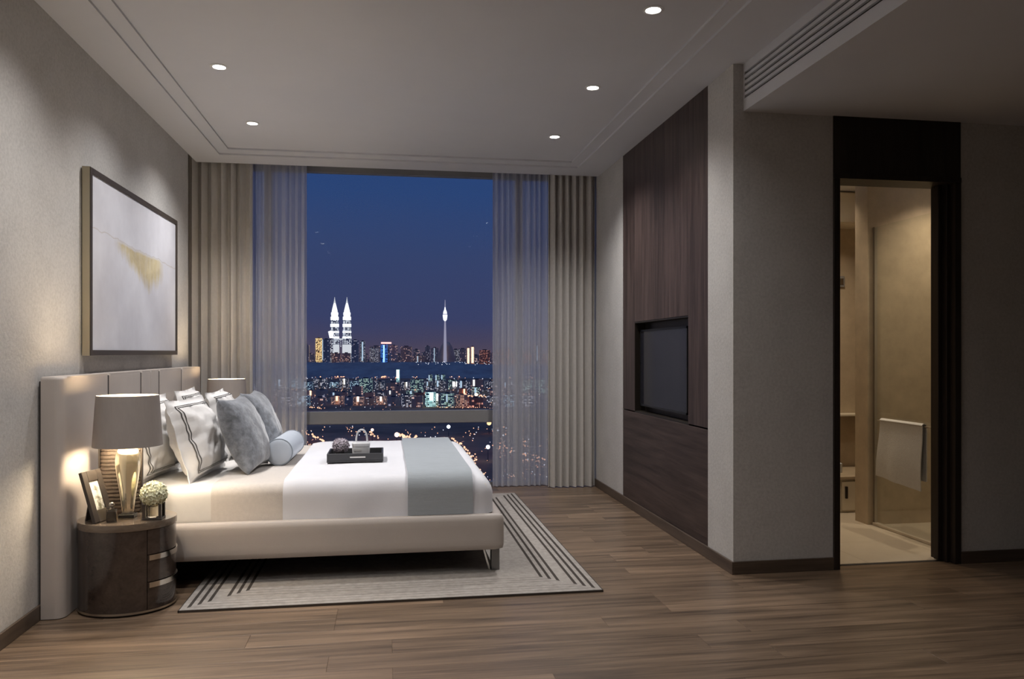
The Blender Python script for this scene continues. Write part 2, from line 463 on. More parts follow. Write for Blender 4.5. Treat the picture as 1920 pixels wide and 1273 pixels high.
# soffit over the entrance: underside, cheek strips round the air grille
ZS = 2.542
bm = bmesh.new()
box(bm, 1.990, X2, Y0, YC, ZS + 0.0, H + 0.14)
box(bm, 1.934, 1.990, Y0, YC, ZS, 2.606)
box(bm, 1.934, 1.990, Y0, YC, 2.757, H + 0.14)
box(bm, 1.934, 1.990, 4.026, YC, 2.606, 2.757)
struct('trim_1', bm, M['ceil'], 'dropped ceiling bulkhead over the entrance with an air grille in its cheek', 'bulkhead')
g = empty('air_grille', (1.934, 2.6, 2.606), 'white linear air grille of five dark slots in the bulkhead cheek', 'air grille')
link('backing', bx(1.975, 1.989, 1.2, 4.025, 2.607, 2.756), M['black'], g)
zc = [2.617, 2.649, 2.6815, 2.714, 2.746]
edges = [2.606] + [z for c in zc for z in (c - 0.0075, c + 0.0075)] + [2.757]
for i in range(0, len(edges) - 1, 2):
    if edges[i + 1] - edges[i] > 0.002:
        link('slat', bx(1.9345, 1.950, 1.2, 4.0255, edges[i] + 0.0003, edges[i + 1] - 0.0003), M['ceil'], g)

# television wall: papered ends, core, wenge boards with a niche
YA, YD = 4.386, 6.073
NY0, NY1, NZ0, NZ1 = 4.695, 5.772, 0.762, 1.450
wr = empty('wall_right', (XR, 5.2, 0), 'television wall with papered ends and a dark wood panelled middle', 'wall', kind='structure')
link('papered_end', bx(XR, XR + 0.10, YC, YA - 0.002, 0, H + 0.15), M['wall'], wr)
link('papered_end', bx(XR, XR + 0.10, YD + 0.002, YW + 0.10, 0, H + 0.15), M['wall'], wr)
link('core', bx(XR + 0.101, XR + 0.16, YC + 0.16, YW + 0.10, 0, H + 0.15), M['seam'], wr)
def board(y0, y1, z0, z1, mat):
    bm = bx(-0.012, 0.012, -(y1 - y0) / 2 + 0.0008, (y1 - y0) / 2 - 0.0008, 0.0008, (z1 - z0) - 0.0008, bev=0.0012, seg=1)
    o = link('wood_board', bm, mat, wr, local=True)
    o.location = (0.013, (y0 + y1) / 2 - 5.2, z0)
board(YA, NY0, NZ0 + 0.004, H, M['wenge_v'])
board(NY1, YD, NZ0 + 0.004, H, M['wenge_v'])
n_ = 5
for i in range(n_):
    a = NY0 + (NY1 - NY0) * i / n_; b = NY0 + (NY1 - NY0) * (i + 1) / n_
    board(a, b, NZ1, H, M['wenge_v'])
for z0, z1 in ((0.0, NZ0 - 0.004),):
    board(YA, YD, z0, z1, M['wenge_h'])
bm = bmesh.new()
box(bm, XR + 0.003, XR + 0.10, NY0 - 0.012, NY0, NZ0, NZ1)
box(bm, XR + 0.003, XR + 0.10, NY1, NY1 + 0.012, NZ0, NZ1)
box(bm, XR + 0.003, XR + 0.10, NY0 - 0.012, NY1 + 0.012, NZ1 - 0.010, NZ1)
box(bm, XR + 0.003, XR + 0.10, NY0 - 0.012, NY1 + 0.012, NZ0 - 0.004, NZ0 + 0.008)
box(bm, XR + 0.085, XR + 0.10, NY0, NY1, NZ0, NZ1)
link('niche_lining', bm, M['bronze'], wr)

# bathroom wall on both sides of the door
struct('wall_bathroom', bx(XR + 0.1003, 2.468, YC, YC + 0.158, 0, H + 0.15), M['wall'], 'grey textured wall between the television wall and the bathroom door', 'wall', base=(2.1, YC, 0))
struct('wall_entrance', bx(3.262, X2, YC, YC + 0.158, 0, H + 0.15), M['wall'], 'dim textured wall to the right of the bathroom door', 'wall', base=(4, YC, 0))

# skirting boards
struct('baseboard_left', bx(XL, XL + 0.012, Y0, 6.552, 0, 0.070, bev=0.002, seg=1), M['base'], 'dark wood skirting along the bed wall', 'skirting', base=(XL, 3, 0))
struct('baseboard_right', bx(XR - 0.012, XR, YC - 0.012, 6.95, 0, 0.070, bev=0.002, seg=1), M['base'], 'dark wood skirting along the television wall', 'skirting', base=(XR, 5, 0))
struct('baseboard_bathroom', bx(XR, 2.468, YC - 0.012, YC, 0, 0.070, bev=0.002, seg=1), M['basex'], 'dark wood skirting left of the bathroom door', 'skirting', base=(2.1, YC, 0))
struct('baseboard_entrance', bx(3.262, X2, YC - 0.012, YC, 0, 0.070, bev=0.002, seg=1), M['basex'], 'dark wood skirting right of the bathroom door', 'skirting', base=(4, YC, 0))

# bathroom door surround
d = empty('door_1', (2.86, YC, 0), 'dark wood bathroom door surround with a tall header panel', 'door', kind='structure')
link('header_panel', bx(2.468, 3.262, YC - 0.006, YC + 0.158, 2.222, ZS + 0.2), M['wenge_d'], d)
link('door_head', bx(2.468, 3.262, YC - 0.012, YC + 0.165, 2.192, 2.222), M['wenge_d'], d)
link('door_jamb', bx(2.468, 2.506, YC - 0.012, YC + 0.165, 0, 2.192, bev=0.002, seg=1), M['wenge_d'], d)
link('door_jamb', bx(3.222, 3.262, YC - 0.012, YC + 0.165, 0, 2.192, bev=0.002, seg=1), M['wenge_d'], d)
link('door_stop', bx(3.200, 3.222, YC + 0.030, YC + 0.165, 0, 2.192, bev=0.002, seg=1), M['wenge_d'], d)
link('sliding_leaf', bx(3.172, 3.200, YC + 0.064, YC + 0.104, 0.006, 2.190, bev=0.002, seg=1), M['wenge_d'], d)

# ------------------------------------------------------------------ bathroom
bf = struct('floor_bathroom', bx(2.2, 4.4, YC + 0.095, 6.0, -0.10, -0.006), M['grout'], 'beige tiled bathroom floor beyond the door', 'floor', base=(3.2, 5, 0))
src = None
for i in range(4):
    for j in range(4):
        if src is None:
            src = link('floor_tile', bx(0.001, 0.549, 0.001, 0.472, -0.006, 0.0, bev=0.001, seg=1), M['tile'], bf, local=True); t_ = src
        else:
            t_ = share('floor_tile', src, bf)
        t_.location = (2.2 + 0.55 * i - 3.2, YC + 0.0965 + 0.473 * j - 5.0, 0)
struct('wall_shower', bx(3.350, 4.35, 5.05, 5.20, 0, 2.5), M['marble'], 'beige marble shower wall behind the hanging towel', 'wall', base=(3.8, 5.1, 0))
struct('wall_vanity', bx(2.2, 4.4, 5.96, 6.06, 0, 2.6), M['marble'], 'beige bathroom back wall seen through the door gap', 'wall', base=(3.3, 6, 0))
struct('wall_bathside', bx(4.35, 4.45, YC + 0.16, 6.06, 0, 2.6), M['marble'], 'beige marble wall at the right end of the shower', 'wall', base=(4.4, 5, 0))
struct('wall_bathleft', bx(2.1, 2.2, YC + 0.16, 6.06, 0, 2.6), M['marble'], 'beige bathroom wall on the left of the door', 'wall', base=(2.15, 5, 0))
struct('ceiling_bathroom', bx(2.1, 4.45, YC + 0.16, 6.06, 2.5, 2.56), M['ceil'], 'pale bathroom ceiling', 'ceiling', base=(3.2, 5, 2.5))
sg = empty('shower_screen', (3.345, 4.66, 0), 'frameless clear glass shower screen carrying the towel rail', 'shower screen')
link('glass_panel', bx(3.396, 3.404, 4.22, 5.045, 0.021, 2.10), M['glass2'], sg)
link('threshold', bx(3.380, 3.420, 4.22, 5.045, 0.0, 0.020, bev=0.003, seg=1), M['tile'], sg)
link('wall_channel', bx(3.390, 3.410, 5.030, 5.0495, 0.02, 2.10), M['satin'], sg)
# towel rail and towel
tr_ = empty('towel_rail', (3.36, 4.66, 0.745), 'slim metal towel rail fixed to the shower screen', 'towel rail')
link('bar', tube(bmesh.new(), [(3.360, 4.40, 0.745), (3.360, 4.95, 0.745)], 0.006, 10), M['satin'], tr_, 40)
for yy in (4.43, 4.93):
    link('bracket', tube(bmesh.new(), [(3.360, yy, 0.745), (3.3955, yy, 0.745)], 0.005, 8), M['satin'], tr_, 40)
bm = bmesh.new()
prof = []
for s_ in range(11): prof.append((3.345 - 0.006 * math.sin(s_ * 0.5), 0.335 + (0.745 - 0.335) * s_ / 10.0))
for s_ in range(1, 6):
    a = math.pi - s_ * math.pi / 6
    prof.append((3.360 + 0.0145 * math.cos(a), 0.745 + 0.0145 * math.sin(a)))
for s_ in range(8): prof.append((3.3745, 0.745 - 0.05 * s_))
def ribbon(bm, prof, y0, y1, th, ny=14, wave=0.006):
    A, B = [], []
    for j in range(ny + 1):
        t = j / ny; yy = y0 + (y1 - y0) * t
        ra, rb = [], []
        for i, (x, z) in enumerate(prof):
            nx_, nz_ = prof[min(i + 1, len(prof) - 1)], prof[max(i - 1, 0)]
            tx, tz = nx_[0] - nz_[0], nx_[1] - nz_[1]
            l = math.hypot(tx, tz) or 1
            px, pz = -tz / l, tx / l
            k = max(0.0, (0.72 - z) / 0.4) if x < 3.36 else 0.0
            w = wave * k * (math.sin(t * 9) + 0.5 * math.sin(t * 17 + 1)) - abs(wave) * k * 1.2
            yk = yy + (0.030 * t * k if x < 3.36 else 0)
            zz = z + (0.035 * t * k if (i == 0) else 0)
            ra.append(bm.verts.new((x + w, yk, zz))); rb.append(bm.verts.new((x + w + px * th, yk, zz + pz * th)))
        A.append(ra); B.append(rb)
    n = len(prof)
    for j in range(ny):
        for i in range(n - 1):
            bm.faces.new((A[j][i], A[j + 1][i], A[j + 1][i + 1], A[j][i + 1]))
            bm.faces.new((B[j][i], B[j][i + 1], B[j + 1][i + 1], B[j + 1][i]))
        for i in (0, n - 1): bm.faces.new((A[j][i], B[j][i], B[j + 1][i], A[j + 1][i]))
    for j in (0, ny):
        for i in range(n - 1): bm.faces.new((A[j][i], A[j][i + 1], B[j][i + 1], B[j][i]))
    return bm
solo('bath_towel', ribbon(bm, prof, 4.475, 4.905, 0.006), M['towel'], (3.36, 4.69, 0.33), 60, label='white bath towel draped over the rail on the shower screen', cat='towel')

# low vanity and things seen in the slit beside the door
vn = empty('vanity_cabinet', (3.25, 5.72, 0), 'low cream bathroom cabinet seen in the gap beside the marble wall', 'cabinet')
link('body', bx(2.6, 4.2, 5.47, 5.95, 0.0, 0.25, bev=0.004, seg=1), M['cream'], vn)
link('countertop', bx(2.58, 4.22, 5.45, 5.95, 0.251, 0.275, bev=0.003, seg=1), M['marble'], vn)
for k in range(4):
    dr = link('drawer', bx(2.61 + 0.4 * k, 2.99 + 0.4 * k, 5.455, 5.469, 0.02, 0.235, bev=0.002, seg=1), M['cream'], vn)
    link('handle', bx(3.27 + 0.4 * (k - 2) + .16, 3.285 + 0.4 * (k - 2) + .16, 5.440, 5.4545, 0.11, 0.20), M['bronze'], dr)
for k, (x_, h_, c_, l_) in enumerate(((3.40, 0.19, 'ceramic', 'white toiletry bottle on the bathroom cabinet'), (3.50, 0.10, 'bolster', 'short pale blue toiletry jar on the bathroom cabinet'), (3.32, 0.14, 'clear', 'small clear toiletry bottle on the bathroom cabinet'))):
    t = empty('toiletry_bottle', (x_, 5.66, 0.2752), l_, 'bottle')
    link('bottle_body', lathe(bmesh.new(), [(0.026, 0), (0.03, 0.005), (0.03, h_ * 0.7), (0.012, h_ * 0.8)], 0, 0, 20), M[c_], t, 40, local=True)
    link('cap', lathe(bmesh.new(), [(0.013, h_ * 0.8), (0.013, h_), (0.010, h_ + 0.004)], 0, 0, 16), M['chrome'], t, 40, local=True)
ms = empty('wall_shelf', (3.4, 5.90, 0.70), 'thin pale shelf on the bathroom back wall', 'shelf')
link('shelf_board', bx(2.7, 4.1, 5.82, 5.958, 0.70, 0.716, bev=0.002, seg=1), M['cream'], ms)
link('shelf_bracket', bx(2.9, 2.92, 5.84, 5.958, 0.66, 0.699), M['satin'], ms)
link('shelf_bracket', bx(3.9, 3.92, 5.84, 5.958, 0.66, 0.699), M['satin'], ms)
wc = empty('pale_bulkhead', (3.4, 5.88, 2.24), 'pale bulkhead added for the brightly lit top of the bathroom back wall', 'cupboard')  # light-coloured box added to stand for the lit upper wall
link('body', bx(2.6, 4.2, 5.72, 5.958, 2.24, 2.495, bev=0.003, seg=1), M['cream'], wc)
link('bulkhead_panel', bx(2.61, 3.395, 5.705, 5.7195, 2.25, 2.485, bev=0.002, seg=1), M['cream'], wc)
link('bulkhead_panel', bx(3.405, 4.19, 5.705, 5.7195, 2.25, 2.485, bev=0.002, seg=1), M['cream'], wc)
sp = empty('hinge_stand_in', (3.62, 5.95, 1.80), 'small grey plate standing in for a glass hinge, on the bathroom back wall', 'hinge')  # plate put in for the grey fitting taken as a glass hinge
sx = at(1577, 528, Y=5.955)
sp.location = (sx.x, 5.953, sx.z)
link('plate', bx(-0.028, 0.028, -0.006, 0.005, -0.045, 0.045, bev=0.002, seg=1), M['winframe'], sp, local=True)
link('plate_inset', bx(-0.014, 0.014, -0.010, -0.0062, -0.025, 0.025), M['satin'], sp, local=True)

# ------------------------------------------------------------------ window
w = empty('window_1', (0.05, YW, 0), 'tall window with a grey transom and a night view of the city', 'window', kind='structure')
link('head', bx(-1.80, XR + 0.1, YW - 0.03, YW + 0.05, 2.815, H + 0.15), M['winframe'], w)
link('sill', bx(-1.80, XR + 0.1, YW - 0.05, YW + 0.05, -0.01, 0.035, bev=0.003, seg=1), M['winframe'], w)
link('transom', bx(-1.745, XR + 0.045, YW - 0.035, YW + 0.045, 0.578, 0.692, bev=0.004, seg=1), M['winframe'], w)
for x0, x1 in ((-1.80, -1.745), (XR + 0.045, XR + 0.1)):
    link('side_frame', bx(x0, x1, YW - 0.03, YW + 0.05, 0.035, 2.815), M['winframe'], w)
MX = (-1.03, 1.20)
for xm in MX:
    link('mullion', bx(xm - 0.03, xm + 0.03, YW - 0.034, YW + 0.05, 0.035, 0.5775, bev=0.004, seg=1), M['winframe'], w)
    link('mullion', bx(xm - 0.03, xm + 0.03, YW - 0.034, YW + 0.05, 0.6925, 2.815, bev=0.004, seg=1), M['winframe'], w)
xs = [-1.745, MX[0] - 0.03, MX[0] + 0.03, MX[1] - 0.03, MX[1] + 0.03, XR + 0.045]
for i in range(0, 6, 2):
    for z0, z1 in ((0.0355, 0.5775), (0.6925, 2.8145)):
        link('pane', bx(xs[i] + 0.0005, xs[i + 1] - 0.0005, YW + 0.004, YW + 0.010, z0, z1), M['pane'], w)

# curtains
def curtain(x0, x1, yc, amp, pleats, z0, z1, th, seed, jitter=0.25, rows=6, sharp=1.0):
    rnd = random.Random(seed)
    bm = bmesh.new()
    n = int(pleats * 14)
    ph = [rnd.uniform(-jitter, jitter) for _ in range(int(pleats) + 3)]
    am = [rnd.uniform(0.75, 1.15) for _ in range(int(pleats) + 3)]
    def path(t, zt):
        k = t * pleats
        i = int(k); f = k - i
        p_ = ph[i] * (1 - f) + ph[i + 1] * f
        a_ = am[i] * (1 - f) + am[i + 1] * f
        s_ = math.sin(2 * math.pi * (k + p_ * 0.5))
        s_ = math.copysign(abs(s_) ** sharp, s_)
        env = 1.0 + 0.12 * (1 - zt)
        return Vector((x0 + (x1 - x0) * t + 0.25 * amp * math.sin(4 * math.pi * k + p_) * 0.6, yc + amp * a_ * env * s_ + 0.004 * math.sin(zt * 5 + k), 0))
    F, Bk = [], []
    for r_ in range(rows + 1):
        zt = r_ / rows; z = z0 + (z1 - z0) * zt
        pts = [path(i / n, zt) for i in range(n + 1)]
        fr, bk = [], []
        for i, p_ in enumerate(pts):
            t = pts[min(i + 1, n)] - pts[max(i - 1, 0)]
            t.normalize(); nn = Vector((-t.y, t.x, 0))
            a = p_ - nn * th / 2; b = p_ + nn * th / 2
            fr.append(bm.verts.new((a.x, a.y, z))); bk.append(bm.verts.new((b.x, b.y, z)))
        F.append(fr); Bk.append(bk)
    for r_ in range(rows):
        for i in range(n):
            bm.faces.new((F[r_][i], F[r_][i + 1], F[r_ + 1][i + 1], F[r_ + 1][i]))
            if th > 0: bm.faces.new((Bk[r_][i], Bk[r_ + 1][i], Bk[r_ + 1][i + 1], Bk[r_][i + 1]))
        if th > 0:
            for i in (0, n): bm.faces.new((F[r_][i], F[r_ + 1][i], Bk[r_ + 1][i], Bk[r_][i]))
    if th > 0:
        for r_ in (0, rows):
            for i in range(n): bm.faces.new((F[r_][i], F[r_][i + 1], Bk[r_][i + 1], Bk[r_][i]))
    return bm
def hang(name, bm, mat, base, label, cat, group=None):
    return solo(name, bm, mat, base, 60, label=label, cat=cat, group=group)
hang('drape', curtain(-1.745, -1.125, 6.885, 0.030, 8, 0.006, 2.93, 0.004, 3), M['drape'], (-1.43, 6.885, 0), 'beige floor-length pleated drape beside the bed wall', 'curtain')
hang('drape', curtain(1.432, 1.862, 6.885, 0.032, 6.5, 0.006, 2.93, 0.004, 5), M['drape'], (1.65, 6.885, 0), 'beige floor-length pleated drape beside the television wall', 'curtain')
hang('sheer_curtain', curtain(-1.20, -0.692, 6.985, 0.020, 9, 0.008, 2.93, 0.0, 11, 0.5), M['sheer'], (-0.95, 6.985, 0), 'translucent grey sheer curtain on the left of the window', 'curtain')
hang('sheer_curtain', curtain(0.938, 1.50, 6.985, 0.020, 10, 0.008, 2.93, 0.0, 13, 0.5), M['sheer'], (1.2, 6.985, 0), 'translucent grey sheer curtain on the right of the window', 'curtain')
for nm, y_, lb in (('curtain_rail', 6.885, 'white curtain rail in the ceiling pocket carrying the drapes'), ('curtain_rail', 6.985, 'white curtain rail in the ceiling pocket carrying the sheers')):
    solo(nm, bx(-1.78, 1.865, y_ - 0.012, y_ + 0.012, 2.931, 2.9495, bev=0.002, seg=1), M['white'], (0, y_, 2.931), label=lb, cat='curtain rail')

# ------------------------------------------------------------------ downlights
def downlight(x, y, label, power, ztop, root=None):
    r = empty('downlight', (x, y, ztop), label, 'ceiling light', 'recessed ceiling downlights')
    link('trim_ring', lathe(bmesh.new(), [(0.037, -0.001), (0.048, -0.001), (0.050, -0.003), (0.037, -0.006), (0.034, -0.003)], 0, 0, 32, cap=False), M['white'], r, 40, local=True)
    link('lens', lathe(bmesh.new(), [(0.036, -0.0004), (0.036, -0.0028)], 0, 0, 32), M['emit'], r, local=True)
    ld = bpy.data.lights.new('downlight_beam', 'SPOT')
    ld.energy = power; ld.color = (1.0, 0.975, 0.965); ld.spot_size = R(130); ld.spot_blend = 1.0; ld.shadow_soft_size = 0.04
    lo = bpy.data.objects.new('downlight_beam', ld); C.objects.link(lo)
    lo.parent = r; lo.location = (0, 0, -0.012)
    return r
zt = H + 0.028
downlight(-0.935, 4.607, 'recessed downlight above the near side of the bed, left of the ceiling', DOWN_W * 0.95, zt)
downlight(-0.935, 5.706, 'recessed downlight nearest the left drape', DOWN_W * 1.5, zt)
downlight(1.234, 5.706, 'recessed downlight nearest the right drape', DOWN_W * 1.6, zt)
downlight(1.234, 4.612, 'middle recessed downlight of the row along the television wall', DOWN_W, zt)
downlight(1.234, 3.520, 'largest recessed downlight, close to the air grille', DOWN_W * 0.4, zt)
downlight(-0.935, 3.520, 'recessed downlight on the left nearest the viewer, just above the picture', DOWN_W * 0.9, zt)
# unseen downlights added out of frame for frontal fill, continuing both rows
for y_, nm, pl, pr_ in ((2.430, 'fourth', 1.1, 0.40), (1.340, 'fifth', 1.2, 0.40), (0.250, 'sixth', 1.2, 0.35)):
    downlight(-0.935, y_, '%s recessed downlight from the window in the left row, added unseen for fill' % nm, DOWN_W * pl, zt)
    downlight(1.234, y_, '%s recessed downlight from the window in the right row, added unseen for fill' % nm, DOWN_W * pr_, zt)

# bathroom lights
def bathlight(x, y, label, power):
    r = downlight(x, y, label, power, 2.5)
    for c in r.children:
        if c.type == 'LIGHT': c.data.color = (1.0, 0.82, 0.60); c.data.spot_size = R(120)
bathlight(3.85, 4.72, 'warm downlight over the shower', BATH_W)
bathlight(2.85, 4.75, 'warm downlight just inside the bathroom door', BATH_W * 0.6)
bathlight(3.30, 5.45, 'warm downlight over the bathroom cabinet', BATH_W * 1.2)

# ================================================================== FURNITURE
# rug with six dark border lines
RX0, RX1, RY0, RY1, RT = -0.966, 1.084, 3.846, 6.625, 0.012
def rug_mat():
    m, n, o = new_mat('striped_border_rug'); L = n.links.new
    p = n.nodes.new('ShaderNodeBsdfPrincipled'); L(p.outputs[0], o.inputs[0]); p.inputs['Roughness'].default_value = 0.95; p.inputs['Specular IOR Level'].default_value = 0.1
    t = n.nodes.new('ShaderNodeTexCoord'); s_ = n.nodes.new('ShaderNodeSeparateXYZ'); L(t.outputs['Object'], s_.inputs[0])
    def mth(op, a, b=None):
        q = n.nodes.new('ShaderNodeMath'); q.operation = op
        for i, x in enumerate((a, b)):
            if x is None: continue
            if isinstance(x, (int, float)): q.inputs[i].default_value = x
            else: L(x, q.inputs[i])
        return q.outputs[0]
    hx, hy = (RX1 - RX0) / 2, (RY1 - RY0) / 2
    dx = mth('SUBTRACT', hx, mth('ABSOLUTE', s_.outputs['X']))
    dy = mth('SUBTRACT', hy, mth('ABSOLUTE', s_.outputs['Y']))
    d_ = mth('MINIMUM', dx, dy)
    acc = None
    for c_ in (0.040, 0.078, 0.116, 0.192, 0.230, 0.268):
        k = mth('LESS_THAN', mth('ABSOLUTE', mth('SUBTRACT', d_, c_)), 0.0078)
        acc = k if acc is None else mth('MAXIMUM', acc, k)
    z = n.nodes.new('ShaderNodeTexNoise'); z.inputs['Scale'].default_value = 35; z.inputs['Detail'].default_value = 5; L(t.outputs['Object'], z.inputs['Vector'])
    r_ = n.nodes.new('ShaderNodeValToRGB'); L(z.outputs[0], r_.inputs[0])
    r_.color_ramp.elements[0].position = 0.3; r_.color_ramp.elements[0].color = (0.30, 0.272, 0.245, 1)
    r_.color_ramp.elements[1].position = 0.7; r_.color_ramp.elements[1].color = (0.395, 0.362, 0.33, 1)
    # anisotropic low contrast put into the colour: short-side lines paler than long-side ones
    side = mth('LESS_THAN', dx, dy)
    amt = mth('ADD', mth('MULTIPLY', side, 0.74), 0.24)
    mx = n.nodes.new('ShaderNodeMix'); mx.data_type = 'RGBA'
    L(mth('MULTIPLY', acc, amt), mx.inputs[0]); L(r_.outputs[0], mx.inputs[6]); mx.inputs[7].default_value = (0.055, 0.046, 0.040, 1)
    L(mx.outputs[2], p.inputs['Base Color'])
    b_ = n.nodes.new('ShaderNodeTexNoise'); b_.inputs['Scale'].default_value = 320; L(t.outputs['Object'], b_.inputs['Vector'])
    bp = n.nodes.new('ShaderNodeBump'); bp.inputs['Strength'].default_value = 0.4; bp.inputs['Distance'].default_value = 0.004
    L(b_.outputs[0], bp.inputs['Height']); L(bp.outputs[0], p.inputs['Normal'])
    return m
rg = empty('rug', ((RX0 + RX1) / 2, (RY0 + RY1) / 2, 0), 'pale grey-beige rug with dark double-triple border lines under the bed', 'rug')
link('pile', bx(RX0 + 0.004, RX1 - 0.004, RY0 + 0.004, RY1 - 0.004, 0.0005, RT, bev=0.002, seg=1), rug_mat(), rg)
bm = bmesh.new()
box(bm, RX0, RX1, RY0, RY0 + 0.0038, 0.0004, RT - 0.001); box(bm, RX0, RX1, RY1 - 0.0038, RY1, 0.0004, RT - 0.001)
box(bm, RX0, RX0 + 0.0038, RY0, RY1, 0.0004, RT - 0.001); box(bm, RX1 - 0.0038, RX1, RY0, RY1, 0.0004, RT - 0.001)
link('dark_edge', bm, M['darkwood'], rg)

# bed
BY0, BY1, BX1 = 4.205, 6.135, 0.630
YM = 5.17
bed = empty('bed', (-0.45, YM, 0), 'taupe upholstered bed with a tall channelled headboard', 'bed')
link('side_rail', soft(-1.452, BX1, BY0, BY0 + 0.062, 0.142, 0.337, 0.024, 40, 4, 6), M['leather'], bed, 60)
link('side_rail', soft(-1.452, BX1, BY1 - 0.062, BY1, 0.142, 0.337, 0.024, 40, 4, 6), M['leather'], bed, 60)
link('foot_rail', soft(BX1 - 0.062, BX1 - 0.001, BY0 + 0.050, BY1 - 0.050, 0.142, 0.3365, 0.024, 4, 30, 6), M['leather'], bed, 60)
link('base_deck', bx(-1.450, BX1 - 0.064, BY0 + 0.064, BY1 - 0.064, 0.165, 0.285), M['seam'], bed)
def leg(sx, sy, x, y):
    # a folded metal plate: upright face outside, bright sloping face inside
    lg = link('leg', prism(bmesh.new(), [(x - 0.004, y - 0.030), (x + 0.040, y - 0.030), (x + 0.040, y + 0.030), (x - 0.004, y + 0.030)], RT + 0.0003, 0.1415), M['legmetal'], bed)
    bm = bmesh.new()
    a = [(x - 0.056, 0.1415), (x - 0.046, 0.1415), (x - 0.010, RT + 0.0003), (x - 0.020, RT + 0.0003)] if sx > 0 else [(x + 0.082, 0.1415), (x + 0.092, 0.1415), (x + 0.056, RT + 0.0003), (x + 0.046, RT + 0.0003)]
    f0 = [bm.verts.new((p, y - 0.030, z)) for p, z in a]; f1 = [bm.verts.new((p, y + 0.030, z)) for p, z in a]
    for i in range(4): bm.faces.new((f0[i], f0[(i + 1) % 4], f1[(i + 1) % 4], f1[i]))
    bm.faces.new(f0); bm.faces.new(f1)
    link('brace_plate', bm, M['chrome'], lg)
for x_, s_ in ((0.575, 1), (-1.28, -1)):
    for y_ in (BY0 + 0.115, BY1 - 0.115):
        leg(s_, 0, x_, y_)
# headboard: six upholstered panels with dark seams
hy = [3.835, 4.426, 4.979, 5.168, 5.356, 5.913, 6.505]
for i in range(6):
    g0 = 0.0 if i == 0 else (0.004 if i == 3 else 0.013)
    g1 = 0.0 if i == 5 else (0.004 if i == 2 else 0.013)
    rr = 0.040 if i in (0, 5) else 0.014
    bm = bmesh.new()
    y0, y1 = hy[i] + g0, hy[i + 1] - g1
    # outline in plan: big rounding on the outer end, small at the seams
    def arc(cx, cy, r, a0, a1, k=7): return [(cx + r * math.cos(R(a0 + (a1 - a0) * q / k)), cy + r * math.sin(R(a0 + (a1 - a0) * q / k))) for q in range(k + 1)]
    xf, xb = -1.456, -1.552
    ra = 0.042 if i == 0 else 0.010
    rb = 0.042 if i == 5 else 0.010
    ol = [(xb, y0)] + arc(xf - ra, y0 + ra, ra, -90, 0) + arc(xf - rb, y1 - rb, rb, 0, 90) + [(xb, y1)]
    prism(bm, ol, 0.004, 1.106)
    top = [e for e in bm.edges if all(v_.co.z > 1.1 for v_ in e.verts) and not all(v_.co.x < xb + 1e-4 for v_ in e.verts)]
    bmesh.ops.bevel(bm, geom=top, offset=0.016, segments=4, profile=0.5, affect='EDGES')
    link('headboard_panel', bm, M['leather'], bed, 45)
link('shadow_gap_fill', bx(-1.5655, -1.5525, 3.855, 6.485, 0.0, 1.085), M['seam'], bed)  # dark sheet filling the wall gap, its colour carries the shadow there
for s_ in hy[1:-1]: link('seam_gap', bx(-1.5515, -1.4605, s_ - (0.0036 if abs(s_ - 5.168) < .01 else 0.0125), s_ + (0.0036 if abs(s_ - 5.168) < .01 else 0.0125), 0.02, 1.096), M['seam'], bed)

